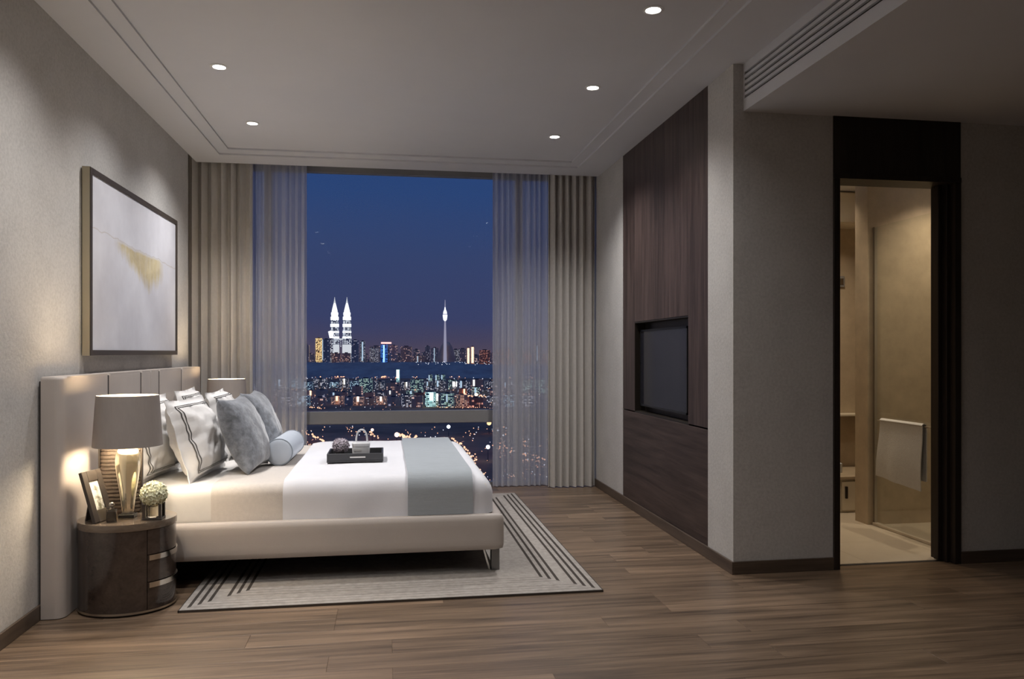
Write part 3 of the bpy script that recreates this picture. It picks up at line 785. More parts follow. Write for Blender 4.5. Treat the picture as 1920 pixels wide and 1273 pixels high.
# mattress and bedding
MT = 0.512
solo('mattress', soft(-1.448, 0.560, BY0 + 0.068, BY1 - 0.068, 0.286, MT, 0.050, 50, 40, 8, 0.002, 4), M['sheet'], (-0.45, YM, 0.286), 60, label='thick mattress in an ivory fitted sheet on the bed', cat='mattress')
def drape_over(x0, x1, y0, y1, z0, z1, r, th, amp, seed, foot=False, nx=40):
    """cloth lying over the mattress and hanging down both sides: a band with thickness"""
    bm = bmesh.new()
    prof = []
    n = 8
    for k in range(7): prof.append((y0, z0 + (z1 - r - z0) * k / 6))
    for k in range(1, n + 1): a = math.pi - k * math.pi / 2 / n; prof.append((y0 + r + r * math.cos(a), z1 - r + r * math.sin(a)))
    for k in range(1, 26): prof.append((y0 + r + (y1 - y0 - 2 * r) * k / 26, z1))
    for k in range(0, n + 1): a = math.pi / 2 - k * math.pi / 2 / n; prof.append((y1 - r + r * math.cos(a), z1 - r + r * math.sin(a)))
    for k in range(1, 7): prof.append((y1, z1 - r + (z0 - z1 + r) * k / 6))
    def pnt(i, j):
        x = x0 + (x1 - x0) * i / nx
        yy, z = prof[j]
        a, b = prof[min(j + 1, len(prof) - 1)], prof[max(j - 1, 0)]
        t = Vector((0, a[0] - b[0], a[1] - b[1])).normalized(); nn = Vector((0, -t.z, t.y))
        p_ = Vector((x, yy, z))
        q = Vector((x * 2.2 + seed, yy * 2.2, z * 4))
        w_ = amp * (noise.noise(q) + 0.6 * noise.noise(q * 2.4))
        e = min(1.0, min(i, nx - i) / 2.0)
        dr_ = 0.0
        if foot:
            s_ = max(0.0, x - (x1 - 0.14)) / 0.14
            dr_ = 0.10 * (1 - math.sqrt(max(0, 1 - s_ * s_)))
            k = (z - z0) / (z1 - z0)
            p_.z -= dr_ * max(0, k)
            p_.y += (0.03 * s_ * s_ if yy < (y0 + y1) / 2 else -0.03 * s_ * s_) * k
        return p_ + nn * w_, nn, e
    A, B = [], []
    for i in range(nx + 1):
        ra, rb = [], []
        for j in range(len(prof)):
            p_, nn, e = pnt(i, j)
            ra.append(bm.verts.new(p_)); rb.append(bm.verts.new(p_ - nn * th))
        A.append(ra); B.append(rb)
    m = len(prof)
    for i in range(nx):
        for j in range(m - 1):
            bm.faces.new((A[i][j], A[i + 1][j], A[i + 1][j + 1], A[i][j + 1]))
            bm.faces.new((B[i][j], B[i][j + 1], B[i + 1][j + 1], B[i + 1][j]))
        for j in (0, m - 1): bm.faces.new((A[i][j], B[i][j], B[i + 1][j], A[i + 1][j]))
    for i in (0, nx):
        for j in range(m - 1): bm.faces.new((A[i][j], A[i][j + 1], B[i][j + 1], B[i][j]))
    return bm
ya, yb = BY0 + 0.066, BY1 - 0.066
solo('folded_blanket', drape_over(-0.908, -0.50, ya, yb, 0.300, MT + 0.010, 0.055, 0.006, 0.0015, 5), M['blanket'], (-0.7, YM, 0.3), 60, label='beige blanket band folded over the bed below the pillows', cat='blanket')
dv = soft(-0.90, 0.588, ya - 0.016, yb + 0.016, 0.20, 0.548, 0.095, 60, 50, 12, 0.006, 2.6, 3.0)
for v_ in list(dv.verts):
    s_ = max(0.0, (v_.co.x - 0.30) / 0.29)
    k = max(0.0, (v_.co.z - 0.30) / 0.25)
    v_.co.z -= 0.030 * s_ * s_ * k
    s2 = min(1.0, max(0.0, (-0.44 - v_.co.x) / 0.10))
    v_.co.z -= 0.012 * s2 * s2 * k
    sd = max(0.0, (4.34 - v_.co.y) / 0.08) if v_.co.y < 4.34 else 0.0
    v_.co.y += 0.006 * min(1, sd) * (math.sin(v_.co.x * 11 + 3 * v_.co.z) + noise.noise(v_.co * 6.0))
bmesh.ops.bisect_plane(dv, geom=dv.verts[:] + dv.edges[:] + dv.faces[:], plane_co=(0, 0, 0.330), plane_no=(0, 0, -1), clear_outer=True)
bmesh.ops.bisect_plane(dv, geom=dv.verts[:] + dv.edges[:] + dv.faces[:], plane_co=(-0.545, 0, 0), plane_no=(-1, 0, 0), clear_outer=True)
bmesh.ops.holes_fill(dv, edges=[e for e in dv.edges if e.is_boundary])
solo('duvet', dv, M['duvet'], (0, YM, 0.330), 50, label='plump white duvet covering the lower half of the bed', cat='duvet')
solo('bed_throw', drape_over(0.110, 0.462, ya - 0.027, yb + 0.027, 0.338, 0.566, 0.10, 0.006, 0.0025, 21), M['throw'], (0.28, YM, 0.31), 60, label='grey-blue throw laid across the foot of the bed', cat='throw')

# pillows
def pillow_pt(u, v, w, h, T, pinch, seed, wr, flange):
    iu = min(1.0, abs(u) / flange); iv = min(1.0, abs(v) / flange)
    t = T / 2 * (max(0, (1 - iu ** 2.2)) * max(0, (1 - iv ** 2.2))) ** 0.42
    y = w / 2 * u * (1 - pinch * u * u * (1 - v * v))
    z = h / 2 * v * (1 - pinch * v * v * (1 - u * u))
    q = Vector((u * 2.1 + seed, v * 2.1, seed * 0.37))
    wv = wr * (noise.noise(q) + 0.6 * noise.noise(q * 2.7)) * (0.25 + 0.75 * min(1, t / (T * 0.2)))
    rip = 0.5 * wr * noise.noise(Vector((u * 5, v * 5, seed))) if flange < 1 else 0
    return t, y, z, wv, rip
def pillow_mesh(w, h, T, pinch=0.07, seed=0.0, wr=0.010, flange=1.0, n=30):
    bm = bmesh.new()
    F, B = [], []
    for i in range(n + 1):
        rf, rb = [], []
        for j in range(n + 1):
            u, v = -1 + 2 * i / n, -1 + 2 * j / n
            t, y, z, wv, rip = pillow_pt(u, v, w, h, T, pinch, seed, wr, flange)
            edge = i in (0, n) or j in (0, n)
            a = bm.verts.new((t + wv + rip + 0.002, y, z + h / 2))
            rf.append(a)
            rb.append(bm.verts.new((-t * 0.85 + wv * 0.5 + rip - 0.002, y, z + h / 2)))
        F.append(rf); B.append(rb)
    for i in range(n):
        for j in range(n):
            bm.faces.new((F[i][j], F[i + 1][j], F[i + 1][j + 1], F[i][j + 1]))
            bm.faces.new((B[i][j], B[i][j + 1], B[i + 1][j + 1], B[i + 1][j]))
        for j in (0, n): bm.faces.new((F[i][j], B[i][j], B[i + 1][j], F[i + 1][j]))
        for j in (0, n):
            bm.faces.new((F[j][i], F[j][i + 1], B[j][i + 1], B[j][i]))
    return bm
def stripe_mesh(w, h, T, pinch, seed, wr, flange, s0, half):
    bm = bmesh.new()
    m = 64
    def loop(s_):
        pts = []
        for side in range(4):
            for k in range(m):
                q = -1 + 2 * k / m
                u, v = ((q, -1), (1, q), (-q, 1), (-1, -q))[side]
                pts.append((u * s_, v * s_))
        return pts
    rings = []
    for s_, lift in ((s0 - half, 0.0005), (s0 - half, 0.0035), (s0 + half, 0.0035), (s0 + half, 0.0005)):
        rg_ = []
        for u, v in loop(s_):
            t, y, z, wv, rip = pillow_pt(u, v, w, h, T, pinch, seed, wr, flange)
            rg_.append(bm.verts.new((t + wv + rip + 0.002 + lift, y, z + h / 2)))
        rings.append(rg_)
    for a, b in zip(rings, rings[1:]):
        L = len(a)
        for i in range(L): bm.faces.new((a[i], a[(i + 1) % L], b[(i + 1) % L], b[i]))
    return bm
def put(o, loc, lean, yaw=0.0, roll=0.0):
    o.rotation_mode = 'XYZ'
    o.rotation_euler = (Matrix.Rotation(yaw, 3, 'Z') @ Matrix.Rotation(-lean, 3, 'Y') @ Matrix.Rotation(roll, 3, 'X')).to_euler('XYZ')
    o.location = loc
def sham(loc, lean, yaw, seed, label, w=0.66, h=0.47, T=0.22):
    o = empty('pillow', (0, 0, 0), label, 'pillow', 'white striped shams against the headboard')
    fl = 0.90
    link('cover', pillow_mesh(w, h, T, 0.05, seed, 0.022, fl), M['pillow_white'], o, 80, local=True)
    for s0 in (0.785, 0.825):
        link('stripe', stripe_mesh(w, h, T, 0.05, seed, 0.022, fl, s0, 0.0048), M['stripe'], o, 80, local=True)
    put(o, loc, lean, yaw)
    return o
sham((-1.275, 4.71, MT - 0.004), R(11), R(-5), 1.0, 'white striped sham leaning on the headboard, nearest the bedside lamp')
sham((-1.020, 4.735, MT - 0.006), R(17), R(-4), 4.3, 'white striped sham standing in front of the nearest one, wrinkled')
sham((-1.275, 5.62, MT - 0.004), R(11), R(3), 7.7, 'white striped sham at the back on the window side')
sham((-1.03, 5.60, MT - 0.004), R(17), R(2), 9.1, 'white striped sham in front on the window side')
def square(loc, lean, yaw, seed, label, s=0.46, T=0.21):
    o = empty('throw_pillow', (0, 0, 0), label, 'pillow', 'grey velvet square pillows')
    link('cover', pillow_mesh(s, s, T, 0.09, seed, 0.008, 1.0), M['velvet'], o, 80, local=True)
    put(o, loc, lean, yaw)
    return o
square((-0.755, 4.83, MT + 0.012), R(22), R(-5), 2.0, 'slate grey velvet square pillow with its corner towards the viewer')
square((-0.765, 5.52, MT + 0.012), R(22), R(-2), 6.0, 'slate grey velvet square pillow behind the bolster')
# bolster
bo = empty('bolster', (-0.655, 4.945, MT + 0.012), 'pale blue round bolster lying in front of the grey pillows', 'bolster pillow', rz=R(-1.5))
RB = 0.080
prof = [(0.0, -0.004), (0.05, -0.003), (0.070, 0.001), (RB - 0.003, 0.006), (RB, 0.014), (RB + 0.001, 0.10), (RB + 0.002, 0.22), (RB + 0.001, 0.42), (RB, 0.54), (RB - 0.003, 0.548), (0.05, 0.555), (0.0, 0.557)]
bm = lathe(bmesh.new(), [(max(r_, 0.0008), z) for r_, z in prof], 0, 0, 48)
bmesh.ops.rotate(bm, verts=bm.verts, cent=(0, 0, 0), matrix=Matrix.Rotation(R(-90), 3, 'X'))
bmesh.ops.translate(bm, verts=bm.verts, vec=(0, 0, RB + 0.002))
link('cover', bm, M['bolster'], bo, 50, local=True)
for yy in (0.008, 0.546):
    link('piping', tube(bmesh.new(), [((RB + 0.0005) * math.cos(a * math.pi / 24), yy, RB + 0.002 + (RB + 0.0005) * math.sin(a * math.pi / 24)) for a in range(48)], 0.003, 8, True), M['piping'], bo, 60, local=True)

# tray with flowers and a small basket
TZ = 0.5555
ty0, ty1, tx0, tx1 = 4.800, 5.085, -0.358, -0.024
tr_ = empty('tray', ((tx0 + tx1) / 2, (ty0 + ty1) / 2, TZ), 'charcoal rectangular serving tray on the white duvet', 'tray')
link('bottom', bx(tx0, tx1, ty0, ty1, TZ, TZ + 0.008), M['traym'], tr_)
hgt = 0.052
for y0, y1, nm in ((ty0, ty0 + 0.010, 'front'), (ty1 - 0.010, ty1, 'back')):
    s_ = link('tray_side', bx(tx0, tx1, y0, y1, TZ + 0.0081, TZ + hgt, bev=0.002, seg=1), M['traym'], tr_)
    yy = y0 - 0.004 if nm == 'front' else y1 + 0.001
    link('tray_handle', bx(-0.222, -0.130, yy, yy + 0.003, TZ + 0.026, TZ + 0.034), M['chrome'], s_)
for x0, x1 in ((tx0, tx0 + 0.010), (tx1 - 0.010, tx1)):
    link('tray_side', bx(x0, x1, ty0 + 0.0101, ty1 - 0.0101, TZ + 0.0081, TZ + hgt, bev=0.002, seg=1), M['traym'], tr_)
def petals(bm, c, rad, n, size, seed, squash=1.0):
    rnd = random.Random(seed)
    for i in range(n):
        ph = math.acos(1 - 2 * (i + 0.5) / n); th = math.pi * (1 + 5 ** 0.5) * i
        d_ = Vector((math.cos(th) * math.sin(ph), math.sin(th) * math.sin(ph), math.cos(ph) * squash))
        p_ = Vector(c) + d_ * rad * rnd.uniform(0.88, 1.05)
        a = d_.orthogonal().normalized()
        a = Matrix.Rotation(rnd.uniform(0, 6.28), 3, d_.normalized()) @ a
        b = d_.normalized().cross(a)
        s_ = size * rnd.uniform(0.8, 1.2)
        lift = d_.normalized() * s_ * 0.35
        ctr = bm.verts.new(p_ - lift * 0.4)
        for k in range(4):
            a0 = a * math.cos(k * math.pi / 2) + b * math.sin(k * math.pi / 2)
            a1 = a * math.cos((k + .5) * math.pi / 2) + b * math.sin((k + .5) * math.pi / 2)
            a2 = a * math.cos((k + 1) * math.pi / 2) + b * math.sin((k + 1) * math.pi / 2)
            vs_ = [ctr, bm.verts.new(p_ + a0 * s_ * 0.55 + lift * 0.4), bm.verts.new(p_ + a1 * s_ + lift), bm.verts.new(p_ + a2 * s_ * 0.55 + lift * 0.4)]
            bm.faces.new(vs_)
    return bm
def ball(bm, c, r, sub=3, sq=1.0):
    g_ = bmesh.ops.create_icosphere(bm, subdivisions=sub, radius=r)
    for v_ in g_['verts']: v_.co = Vector((v_.co.x, v_.co.y, v_.co.z * sq)) + Vector(c)
    return bm
fc = Vector((-0.283, 4.93, TZ + 0.0082))
fl_ = empty('flower_posy', fc, 'small mauve flower posy in a pot on the tray', 'flowers')
link('pot', lathe(bmesh.new(), [(0.022, 0), (0.028, 0.002), (0.034, 0.036), (0.034, 0.040), (0.031, 0.040), (0.029, 0.034)], fc.x, fc.y, 24).__class__ and lathe(bmesh.new(), [(0.022, fc.z), (0.028, fc.z + 0.002), (0.034, fc.z + 0.036), (0.034, fc.z + 0.040), (0.030, fc.z + 0.038)], fc.x, fc.y, 24), M['clear'] if False else M['traym'], fl_, 40)
bm = ball(bmesh.new(), fc + Vector((0, 0, 0.078)), 0.046, 3, 0.85)
link('flower_core', bm, M['leaf'], fl_, 80)
link('petals', petals(bmesh.new(), fc + Vector((0, 0, 0.078)), 0.049, 130, 0.0135, 3, 0.88), M['petal2'], fl_)
bc = Vector((-0.160, 4.925, TZ + 0.0082))
bk = empty('mini_basket', bc, 'small white basket with a loop handle on the tray', 'basket')
bm = bmesh.new()
ol = [(0.062, 0.026), (0.062, -0.026), (-0.062, -0.026), (-0.062, 0.026)]
def rrect(a, b, r, k=5):
    pts = []
    for cx, cy, a0 in ((a - r, b - r, 0), (-a + r, b - r, 90), (-a + r, -b + r, 180), (a - r, -b + r, 270)):
        for q in range(k + 1): pts.append((cx + r * math.cos(R(a0 + 90 * q / k)), cy + r * math.sin(R(a0 + 90 * q / k))))
    return pts
secs = [(0.044, 0.028, 0.0), (0.050, 0.034, 0.004), (0.054, 0.038, 0.058), (0.052, 0.037, 0.076), (0.055, 0.040, 0.0765), (0.055, 0.040, 0.092), (0.048, 0.034, 0.099), (0.018, 0.012, 0.102)]
rings = []
for a, b, z in secs:
    rings.append([bm.verts.new((x + bc.x, y + bc.y, z + bc.z)) for x, y in rrect(a, b, min(a, b) * 0.6)])
for A, B in zip(rings, rings[1:]):
    for i in range(len(A)): bm.faces.new((A[i], A[(i + 1) % len(A)], B[(i + 1) % len(A)], B[i]))
bm.faces.new(rings[0]); bm.faces.new(rings[-1])
link('body', bm, M['ceramic'], bk, 40)
hp = [(bc.x + 0.004 + 0.034 * math.cos(a), bc.y, bc.z + 0.095 + 0.080 * math.sin(a) ** 0.75) for a in [math.pi * q / 20 for q in range(21)]]
link('loop_handle', tube(bmesh.new(), hp, 0.0055, 10), M['ceramic'], bk, 60)
link('front_tag', bx(bc.x - 0.046, bc.x + 0.004, bc.y - 0.0400, bc.y - 0.0372, bc.z + 0.048, bc.z + 0.060), M['white'], bk)

# ------------------------------------------------------------------ bedside tables and lamps
NX, NY, NA, NB, NZ = -1.232, 4.003, 0.217, 0.193, 0.425
def ell(a0, a1, k, da=0.0):
    return [(math.cos(R(a0 + (a1 - a0) * q / k)) * (NA + da), math.sin(R(a0 + (a1 - a0) * q / k)) * (NB + da)) for q in range(k + 1)]
def nightstand(label):
    r = empty('nightstand', (NX, NY, 0), label, 'bedside table')
    link('plinth', lathe(bmesh.new(), [(0.94, 0.0), (0.94, 0.010)], 0, 0, 72, NA, NB), M['seam'], r, 40, local=True)
    link('metal_band', lathe(bmesh.new(), [(0.985, 0.0102), (1.0, 0.0102), (1.0, 0.020), (0.985, 0.020)], 0, 0, 72, NA, NB), M['satin'], r, 40, local=True)
    # body: side shell from the drawer seam round the back to the other seam
    A0 = 52.5
    bm = bmesh.new()
    prism(bm, ell(A0 + 0.5, 360 - A0 - 0.5, 60, -0.002), 0.0202, 0.392)
    link('body', bm, M['night'], r, 30, local=True)
    zz = [0.0202, 0.148, 0.275, 0.392]
    for i in range(3):
        bm = bmesh.new()
        inner = ell(A0 - 0.5, -A0 + 0.5, 24, -0.024)
        prism(bm, ell(-A0 + 0.5, A0 - 0.5, 24, -0.002) + inner, zz[i] + 0.0015, zz[i + 1] - 0.0015)
        dw = link('drawer', bm, M['night'], r, 30, local=True)
        if i < 2:
            bm = bmesh.new()
            o1 = ell(-A0 + 2, A0 - 2, 24, 0.004); i1 = ell(A0 - 2, -A0 + 2, 24, -0.0015)
            prism(bm, o1 + i1, zz[i + 1] - 0.026, zz[i + 1] - 0.0016)
            link('handle_strip', bm, M['chrome'], dw, 30, local=True)
    bm = lathe(bmesh.new(), [(0.985, 0.3922), (1.004, 0.3925), (1.010, 0.398), (1.010, 0.419), (1.004, 0.425), (0.6, 0.4252), (0.02, 0.4252)], 0, 0, 72, NA, NB)
    link('table_top', bm, M['nighttop'], r, 40, local=True)
    return r
ns = nightstand('oval glossy dark walnut bedside table nearest the viewer')
ns2 = dup(ns, None, (NX, 2 * YM - NY, 0)); ns2['label'] = 'oval dark walnut bedside table on the window side of the bed'

def lamp(x, y, z, label):
    r = empty('table_lamp', (x, y, z), label, 'lamp')
    link('foot', bx(-0.036, 0.036, -0.030, 0.030, 0.0, 0.017, bev=0.002, seg=1), M['black'], r, local=True)
    prof = [(0.022, 0.0172), (0.026, 0.024), (0.030, 0.06), (0.036, 0.11), (0.044, 0.16), (0.052, 0.21), (0.057, 0.25), (0.0575, 0.275), (0.054, 0.303), (0.045, 0.326), (0.030, 0.340), (0.012, 0.346)]
    link('glass_body', lathe(bmesh.new(), prof, 0, 0, 40, 1.0, 0.8), M['mercury'], r, 60, local=True)
    link('stem', lathe(bmesh.new(), [(0.008, 0.346), (0.008, 0.380)], 0, 0, 16), M['satin'], r, 40, local=True)
    zb, zt_ = 0.344, 0.586
    sh = link('lamp_shade', lathe(bmesh.new(), [(0.1525, zb), (0.1545, zb), (0.1385, zt_), (0.1365, zt_)], 0, 0, 64, cap=False), M['shade'], r, 60, local=True)
    link('shade_lining', lathe(bmesh.new(), [(0.1520, zb + 0.001), (0.1360, zt_ - 0.001)], 0, 0, 64, cap=False), M['shade_in'], sh, 60, local=True)
    bm = bmesh.new()
    for a in (0, 120, 240):
        tube(bm, [(0, 0, 0.376), (0.1505 * math.cos(R(a)), 0.1505 * math.sin(R(a)), 0.372)], 0.0018, 6)
    link('spider', bm, M['satin'], sh, local=True)
    link('bulb', ball(bmesh.new(), (0, 0, 0.402), 0.024, 3), M['bulb'], r, 80, local=True)
    ld = bpy.data.lights.new('lamp_glow', 'POINT'); ld.energy = BULB_W; ld.color = (1.0, 0.83, 0.60); ld.shadow_soft_size = 0.045
    lo = bpy.data.objects.new('lamp_glow', ld); C.objects.link(lo); lo.parent = r; lo.location = (0, 0, 0.404)
    return r
lamp(-1.231, 4.000, NZ + 0.0006, 'table lamp with a taupe drum shade and gilded glass body near the viewer')
lamp(-1.231, 2 * YM - 4.000, NZ + 0.0006, 'table lamp with a taupe drum shade on the window side of the bed')

# ribbed vessel behind the lamp
rv = empty('ribbed_vessel', (-1.300, 4.118, NZ + 0.0006), 'brown horizontally ribbed flat vessel standing behind the near lamp', 'vase')
prof = [(0.9, 0.0)]
N = 17
for k in range(N):
    z0 = 0.004 + 0.318 * k / N; z1 = 0.004 + 0.318 * (k + 1) / N
    prof += [(0.955, z0 + 0.001), (1.0, z0 + 0.004), (1.0, z1 - 0.005), (0.955, z1 - 0.001)]
prof += [(0.90, 0.324), (0.86, 0.322), (0.86, 0.26)]
link('ribbed_body', lathe(bmesh.new(), prof, 0, 0, 48, 0.095, 0.036), M['ribbed'], rv, 30, local=True)
for sx in (-1, 1):
    link('edge_strip', bx(sx * 0.098 - 0.004, sx * 0.098 + 0.004, -0.010, 0.010, 0.0, 0.327, bev=0.002, seg=1), M['darkwood'], rv, local=True)

# photo frame, leaning back on its stand, turned to the bed
pf = empty('photo_frame', (-1.315, 3.925, NZ + 0.0006), 'dark picture frame with a pale flower photo leaning back on the bedside table', 'photo frame', rz=R(75))
def tilt(bm, a=R(-17)):
    bmesh.ops.rotate(bm, verts=bm.verts, cent=(0, 0, 0), matrix=Matrix.Rotation(a, 3, 'X')); return bm
FW, FH = 0.070, 0.245
def frame_part(x0, x1, z0, z1, y0, y1, name, mat, par=pf):
    return link(name, tilt(bx(x0, x1, y0, y1, z0, z1, bev=0.0015 if y1 - y0 > 0.008 else 0, seg=1)), mat, par, local=True)
frame_part(-FW, -FW + 0.036, 0.002, FH, -0.008, 0.008, 'frame_stile', M['darkwood'])
frame_part(FW - 0.036, FW, 0.002, FH, -0.008, 0.008, 'frame_stile', M['darkwood'])
frame_part(-FW + 0.036, FW - 0.036, 0.002, 0.058, -0.008, 0.008, 'frame_rail', M['satin'])
frame_part(-FW + 0.036, FW - 0.036, FH - 0.050, FH, -0.008, 0.008, 'frame_rail', M['darkwood'])
def photo_mat():
    m, n, o = new_mat('flower_photo'); L = n.links.new
    p = n.nodes.new('ShaderNodeBsdfPrincipled'); L(p.outputs[0], o.inputs[0]); p.inputs['Roughness'].default_value = 0.2
    t = n.nodes.new('ShaderNodeTexCoord')
    z = n.nodes.new('ShaderNodeTexNoise'); z.inputs['Scale'].default_value = 26; z.inputs['Detail'].default_value = 3; L(t.outputs['Object'], z.inputs['Vector'])
    r_ = n.nodes.new('ShaderNodeValToRGB'); L(z.outputs[0], r_.inputs[0])
    r_.color_ramp.elements[0].position = 0.38; r_.color_ramp.elements[0].color = (0.20, 0.19, 0.13, 1)
    r_.color_ramp.elements[1].position = 0.55; r_.color_ramp.elements[1].color = (0.85, 0.84, 0.78, 1)
    L(r_.outputs[0], p.inputs['Base Color'])
    return m
frame_part(-FW + 0.036, FW - 0.036, 0.058, FH - 0.050, -0.002, 0.002, 'photo', photo_mat())
st = bmesh.new()
A = Matrix.Rotation(R(-17), 3, 'X') @ Vector((0, 0.0085, 0.15))
vv = [(-0.016, A.y, A.z), (0.016, A.y, A.z), (0.024, A.y + 0.022, 0.0), (-0.024, A.y + 0.022, 0.0)]
f0 = [st.verts.new(p) for p in vv]; f1 = [st.verts.new((p[0], p[1] + 0.004, p[2] + 0.001)) for p in vv]
for i in range(4): st.faces.new((f0[i], f0[(i + 1) % 4], f1[(i + 1) % 4], f1[i]))
st.faces.new(f0); st.faces.new(f1)
link('easel_leg', st, M['darkwood'], pf, local=True)

# perfume bottle
pb = empty('perfume_bottle', (-1.268, 3.892, NZ + 0.0006), 'small clear perfume bottle with a round stopper between the photo frame and the lamp', 'bottle')
link('glass_body', bx(-0.021, 0.021, -0.014, 0.014, 0.0, 0.062, bev=0.004, seg=2), M['clear'], pb, 40, local=True)
link('liquid', bx(-0.017, 0.017, -0.010, 0.010, 0.006, 0.046), M['perfume'], pb, local=True)
link('collar', lathe(bmesh.new(), [(0.009, 0.0621), (0.009, 0.070)], 0, 0, 20), M['chrome'], pb, 40, local=True)
link('stopper', ball(bmesh.new(), (0, 0, 0.082), 0.0122, 3), M['chrome'], pb, 80, local=True)

# flower ball in a footed square holder
fb = empty('flower_ball', (-1.098, 3.945, NZ + 0.0006), 'cream flower ball in a square holder with dark corner posts', 'flowers')
for sx in (-1, 1):
    for sy in (-1, 1):
        link('post', bx(sx * 0.036 - 0.006, sx * 0.036 + 0.006, sy * 0.030 - 0.006, sy * 0.030 + 0.006, 0.008, 0.072), M['darkwood'], fb, local=True)
link('holder_base', bx(-0.044, 0.044, -0.038, 0.038, 0.0, 0.0079, bev=0.001, seg=1), M['darkwood'], fb, local=True)
link('glass_cup', lathe(bmesh.new(), [(0.026, 0.0082), (0.028, 0.012), (0.028, 0.064), (0.026, 0.064), (0.026, 0.014)], 0, 0, 24), M['clear'], fb, 40, local=True)
link('flower_core', ball(bmesh.new(), (0, 0, 0.118), 0.054, 3), M['petal'], fb, 80, local=True)
link('petals', petals(bmesh.new(), (0, 0, 0.118), 0.056, 210, 0.0145, 9), M['petal'], fb, local=True)

# ------------------------------------------------------------------ painting
PY0 = at(152, 500, X=XL).y
PXF = at(170, 500, Y=PY0).x
PY1 = at(333, 500, X=PXF).y
PZ1 = at(170, 312, Y=PY0).z; PZ0 = at(170, 667, Y=PY0).z
pt = empty('painting', (XL, (PY0 + PY1) / 2, PZ0), 'large abstract canvas in pale lavender with a gold smear in a bronze frame', 'painting')
fr = 0.030
for y0, y1, z0, z1, nm in ((PY0, PY0 + fr, PZ0, PZ1, 'frame_stile'), (PY1 - fr, PY1, PZ0, PZ1, 'frame_stile'), (PY0 + fr, PY1 - fr, PZ0, PZ0 + fr, 'frame_rail'), (PY0 + fr, PY1 - fr, PZ1 - fr, PZ1, 'frame_rail')):
    link(nm, bx(XL + 0.006, PXF, y0, y1, z0, z1, bev=0.0015, seg=1), M['frame'], pt)
link('frame_side', bx(XL + 0.006, PXF - 0.004, PY0 - 0.004, PY0 - 0.0002, PZ0, PZ1), M['champagne'], pt)
def art_mat(hw, hh):
    m, n, o = new_mat('abstract_canvas'); L = n.links.new
    p = n.nodes.new('ShaderNodeBsdfPrincipled'); L(p.outputs[0], o.inputs[0]); p.inputs['Roughness'].default_value = 0.6
    t = n.nodes.new('ShaderNodeTexCoord'); s_ = n.nodes.new('ShaderNodeSeparateXYZ'); L(t.outputs['Object'], s_.inputs[0])
    def mth(op, a, b=None, c=None):
        q = n.nodes.new('ShaderNodeMath'); q.operation = op
        for i, x in enumerate((a, b, c)):
            if x is None: continue
            if isinstance(x, (int, float)): q.inputs[i].default_value = x
            else: L(x, q.inputs[i])
        return q.outputs[0]
    def ns_(sc, det, stretch, rough=0.6):
        mp_ = n.nodes.new('ShaderNodeMapping'); mp_.inputs['Scale'].default_value = stretch; L(t.outputs['Object'], mp_.inputs[0])
        z = n.nodes.new('ShaderNodeTexNoise'); z.inputs['Scale'].default_value = sc; z.inputs['Detail'].default_value = det; z.inputs['Roughness'].default_value = rough
        L(mp_.outputs[0], z.inputs['Vector']); return z.outputs[0]
    y, z = mth('DIVIDE', s_.outputs['Y'], hw), mth('DIVIDE', s_.outputs['Z'], hh)
    base = n.nodes.new('ShaderNodeValToRGB'); L(ns_(2.4, 5, (1, 1, 1)), base.inputs[0])
    base.color_ramp.elements[0].position = 0.32; base.color_ramp.elements[0].color = (0.56, 0.555, 0.60, 1)
    base.color_ramp.elements[1].position = 0.7; base.color_ramp.elements[1].color = (0.70, 0.70, 0.75, 1)
    n1 = ns_(4.0, 6, (1, 1.0, 1.6)); n2 = ns_(9.0, 5, (1, 2.2, 0.6))
    # ragged gold patch: an upper edge falling to the right, fading downwards
    edge = mth('MULTIPLY_ADD', n1, 0.16, mth('MULTIPLY_ADD', y, -0.05, 0.27))      # z of the upper edge
    dz = mth('SUBTRACT', edge, z)
    up = mth('SMOOTHSTEP', dz, 0.0, 0.03) if False else mth('MINIMUM', mth('MAXIMUM', mth('MULTIPLY', dz, 22.0), 0.0), 1.0)
    ln = mth('MULTIPLY_ADD', mth('MAXIMUM', mth('SUBTRACT', 1.0, mth('ABSOLUTE', mth('MULTIPLY', mth('SUBTRACT', y, 0.22), 1.15))), 0.0), 0.46, 0.06)
    dn = mth('MINIMUM', mth('MAXIMUM', mth('DIVIDE', mth('SUBTRACT', mth('MULTIPLY_ADD', n2, 0.30, ln), mth('ADD', dz, 0.12)), 0.20), 0.0), 1.0)
    side = mth('MINIMUM', mth('MAXIMUM', mth('MULTIPLY', mth('SUBTRACT', 0.62, mth('ABSOLUTE', mth('SUBTRACT', y, 0.02))), 6.0), 0.0), 1.0)
    mask = mth('MULTIPLY', mth('MULTIPLY', up, dn), mth('MULTIPLY', side, mth('MULTIPLY_ADD', n2, 1.2, 0.35)))
    gold = n.nodes.new('ShaderNodeValToRGB'); L(n1, gold.inputs[0])
    gold.color_ramp.elements[0].position = 0.35; gold.color_ramp.elements[0].color = (0.44, 0.36, 0.22, 1)
    gold.color_ramp.elements[1].position = 0.65; gold.color_ramp.elements[1].color = (0.64, 0.55, 0.34, 1)
    mx = n.nodes.new('ShaderNodeMix'); mx.data_type = 'RGBA'; L(mask, mx.inputs[0]); L(base.outputs[0], mx.inputs[6]); L(gold.outputs[0], mx.inputs[7])
    # thin pencil line following the upper edge across the canvas
    lm = mth('MULTIPLY', mth('LESS_THAN', mth('ABSOLUTE', mth('SUBTRACT', dz, 0.0)), 0.008), 0.35)
    m2 = n.nodes.new('ShaderNodeMix'); m2.data_type = 'RGBA'; L(lm, m2.inputs[0]); L(mx.outputs[2], m2.inputs[6]); m2.inputs[7].default_value = (0.40, 0.33, 0.25, 1)
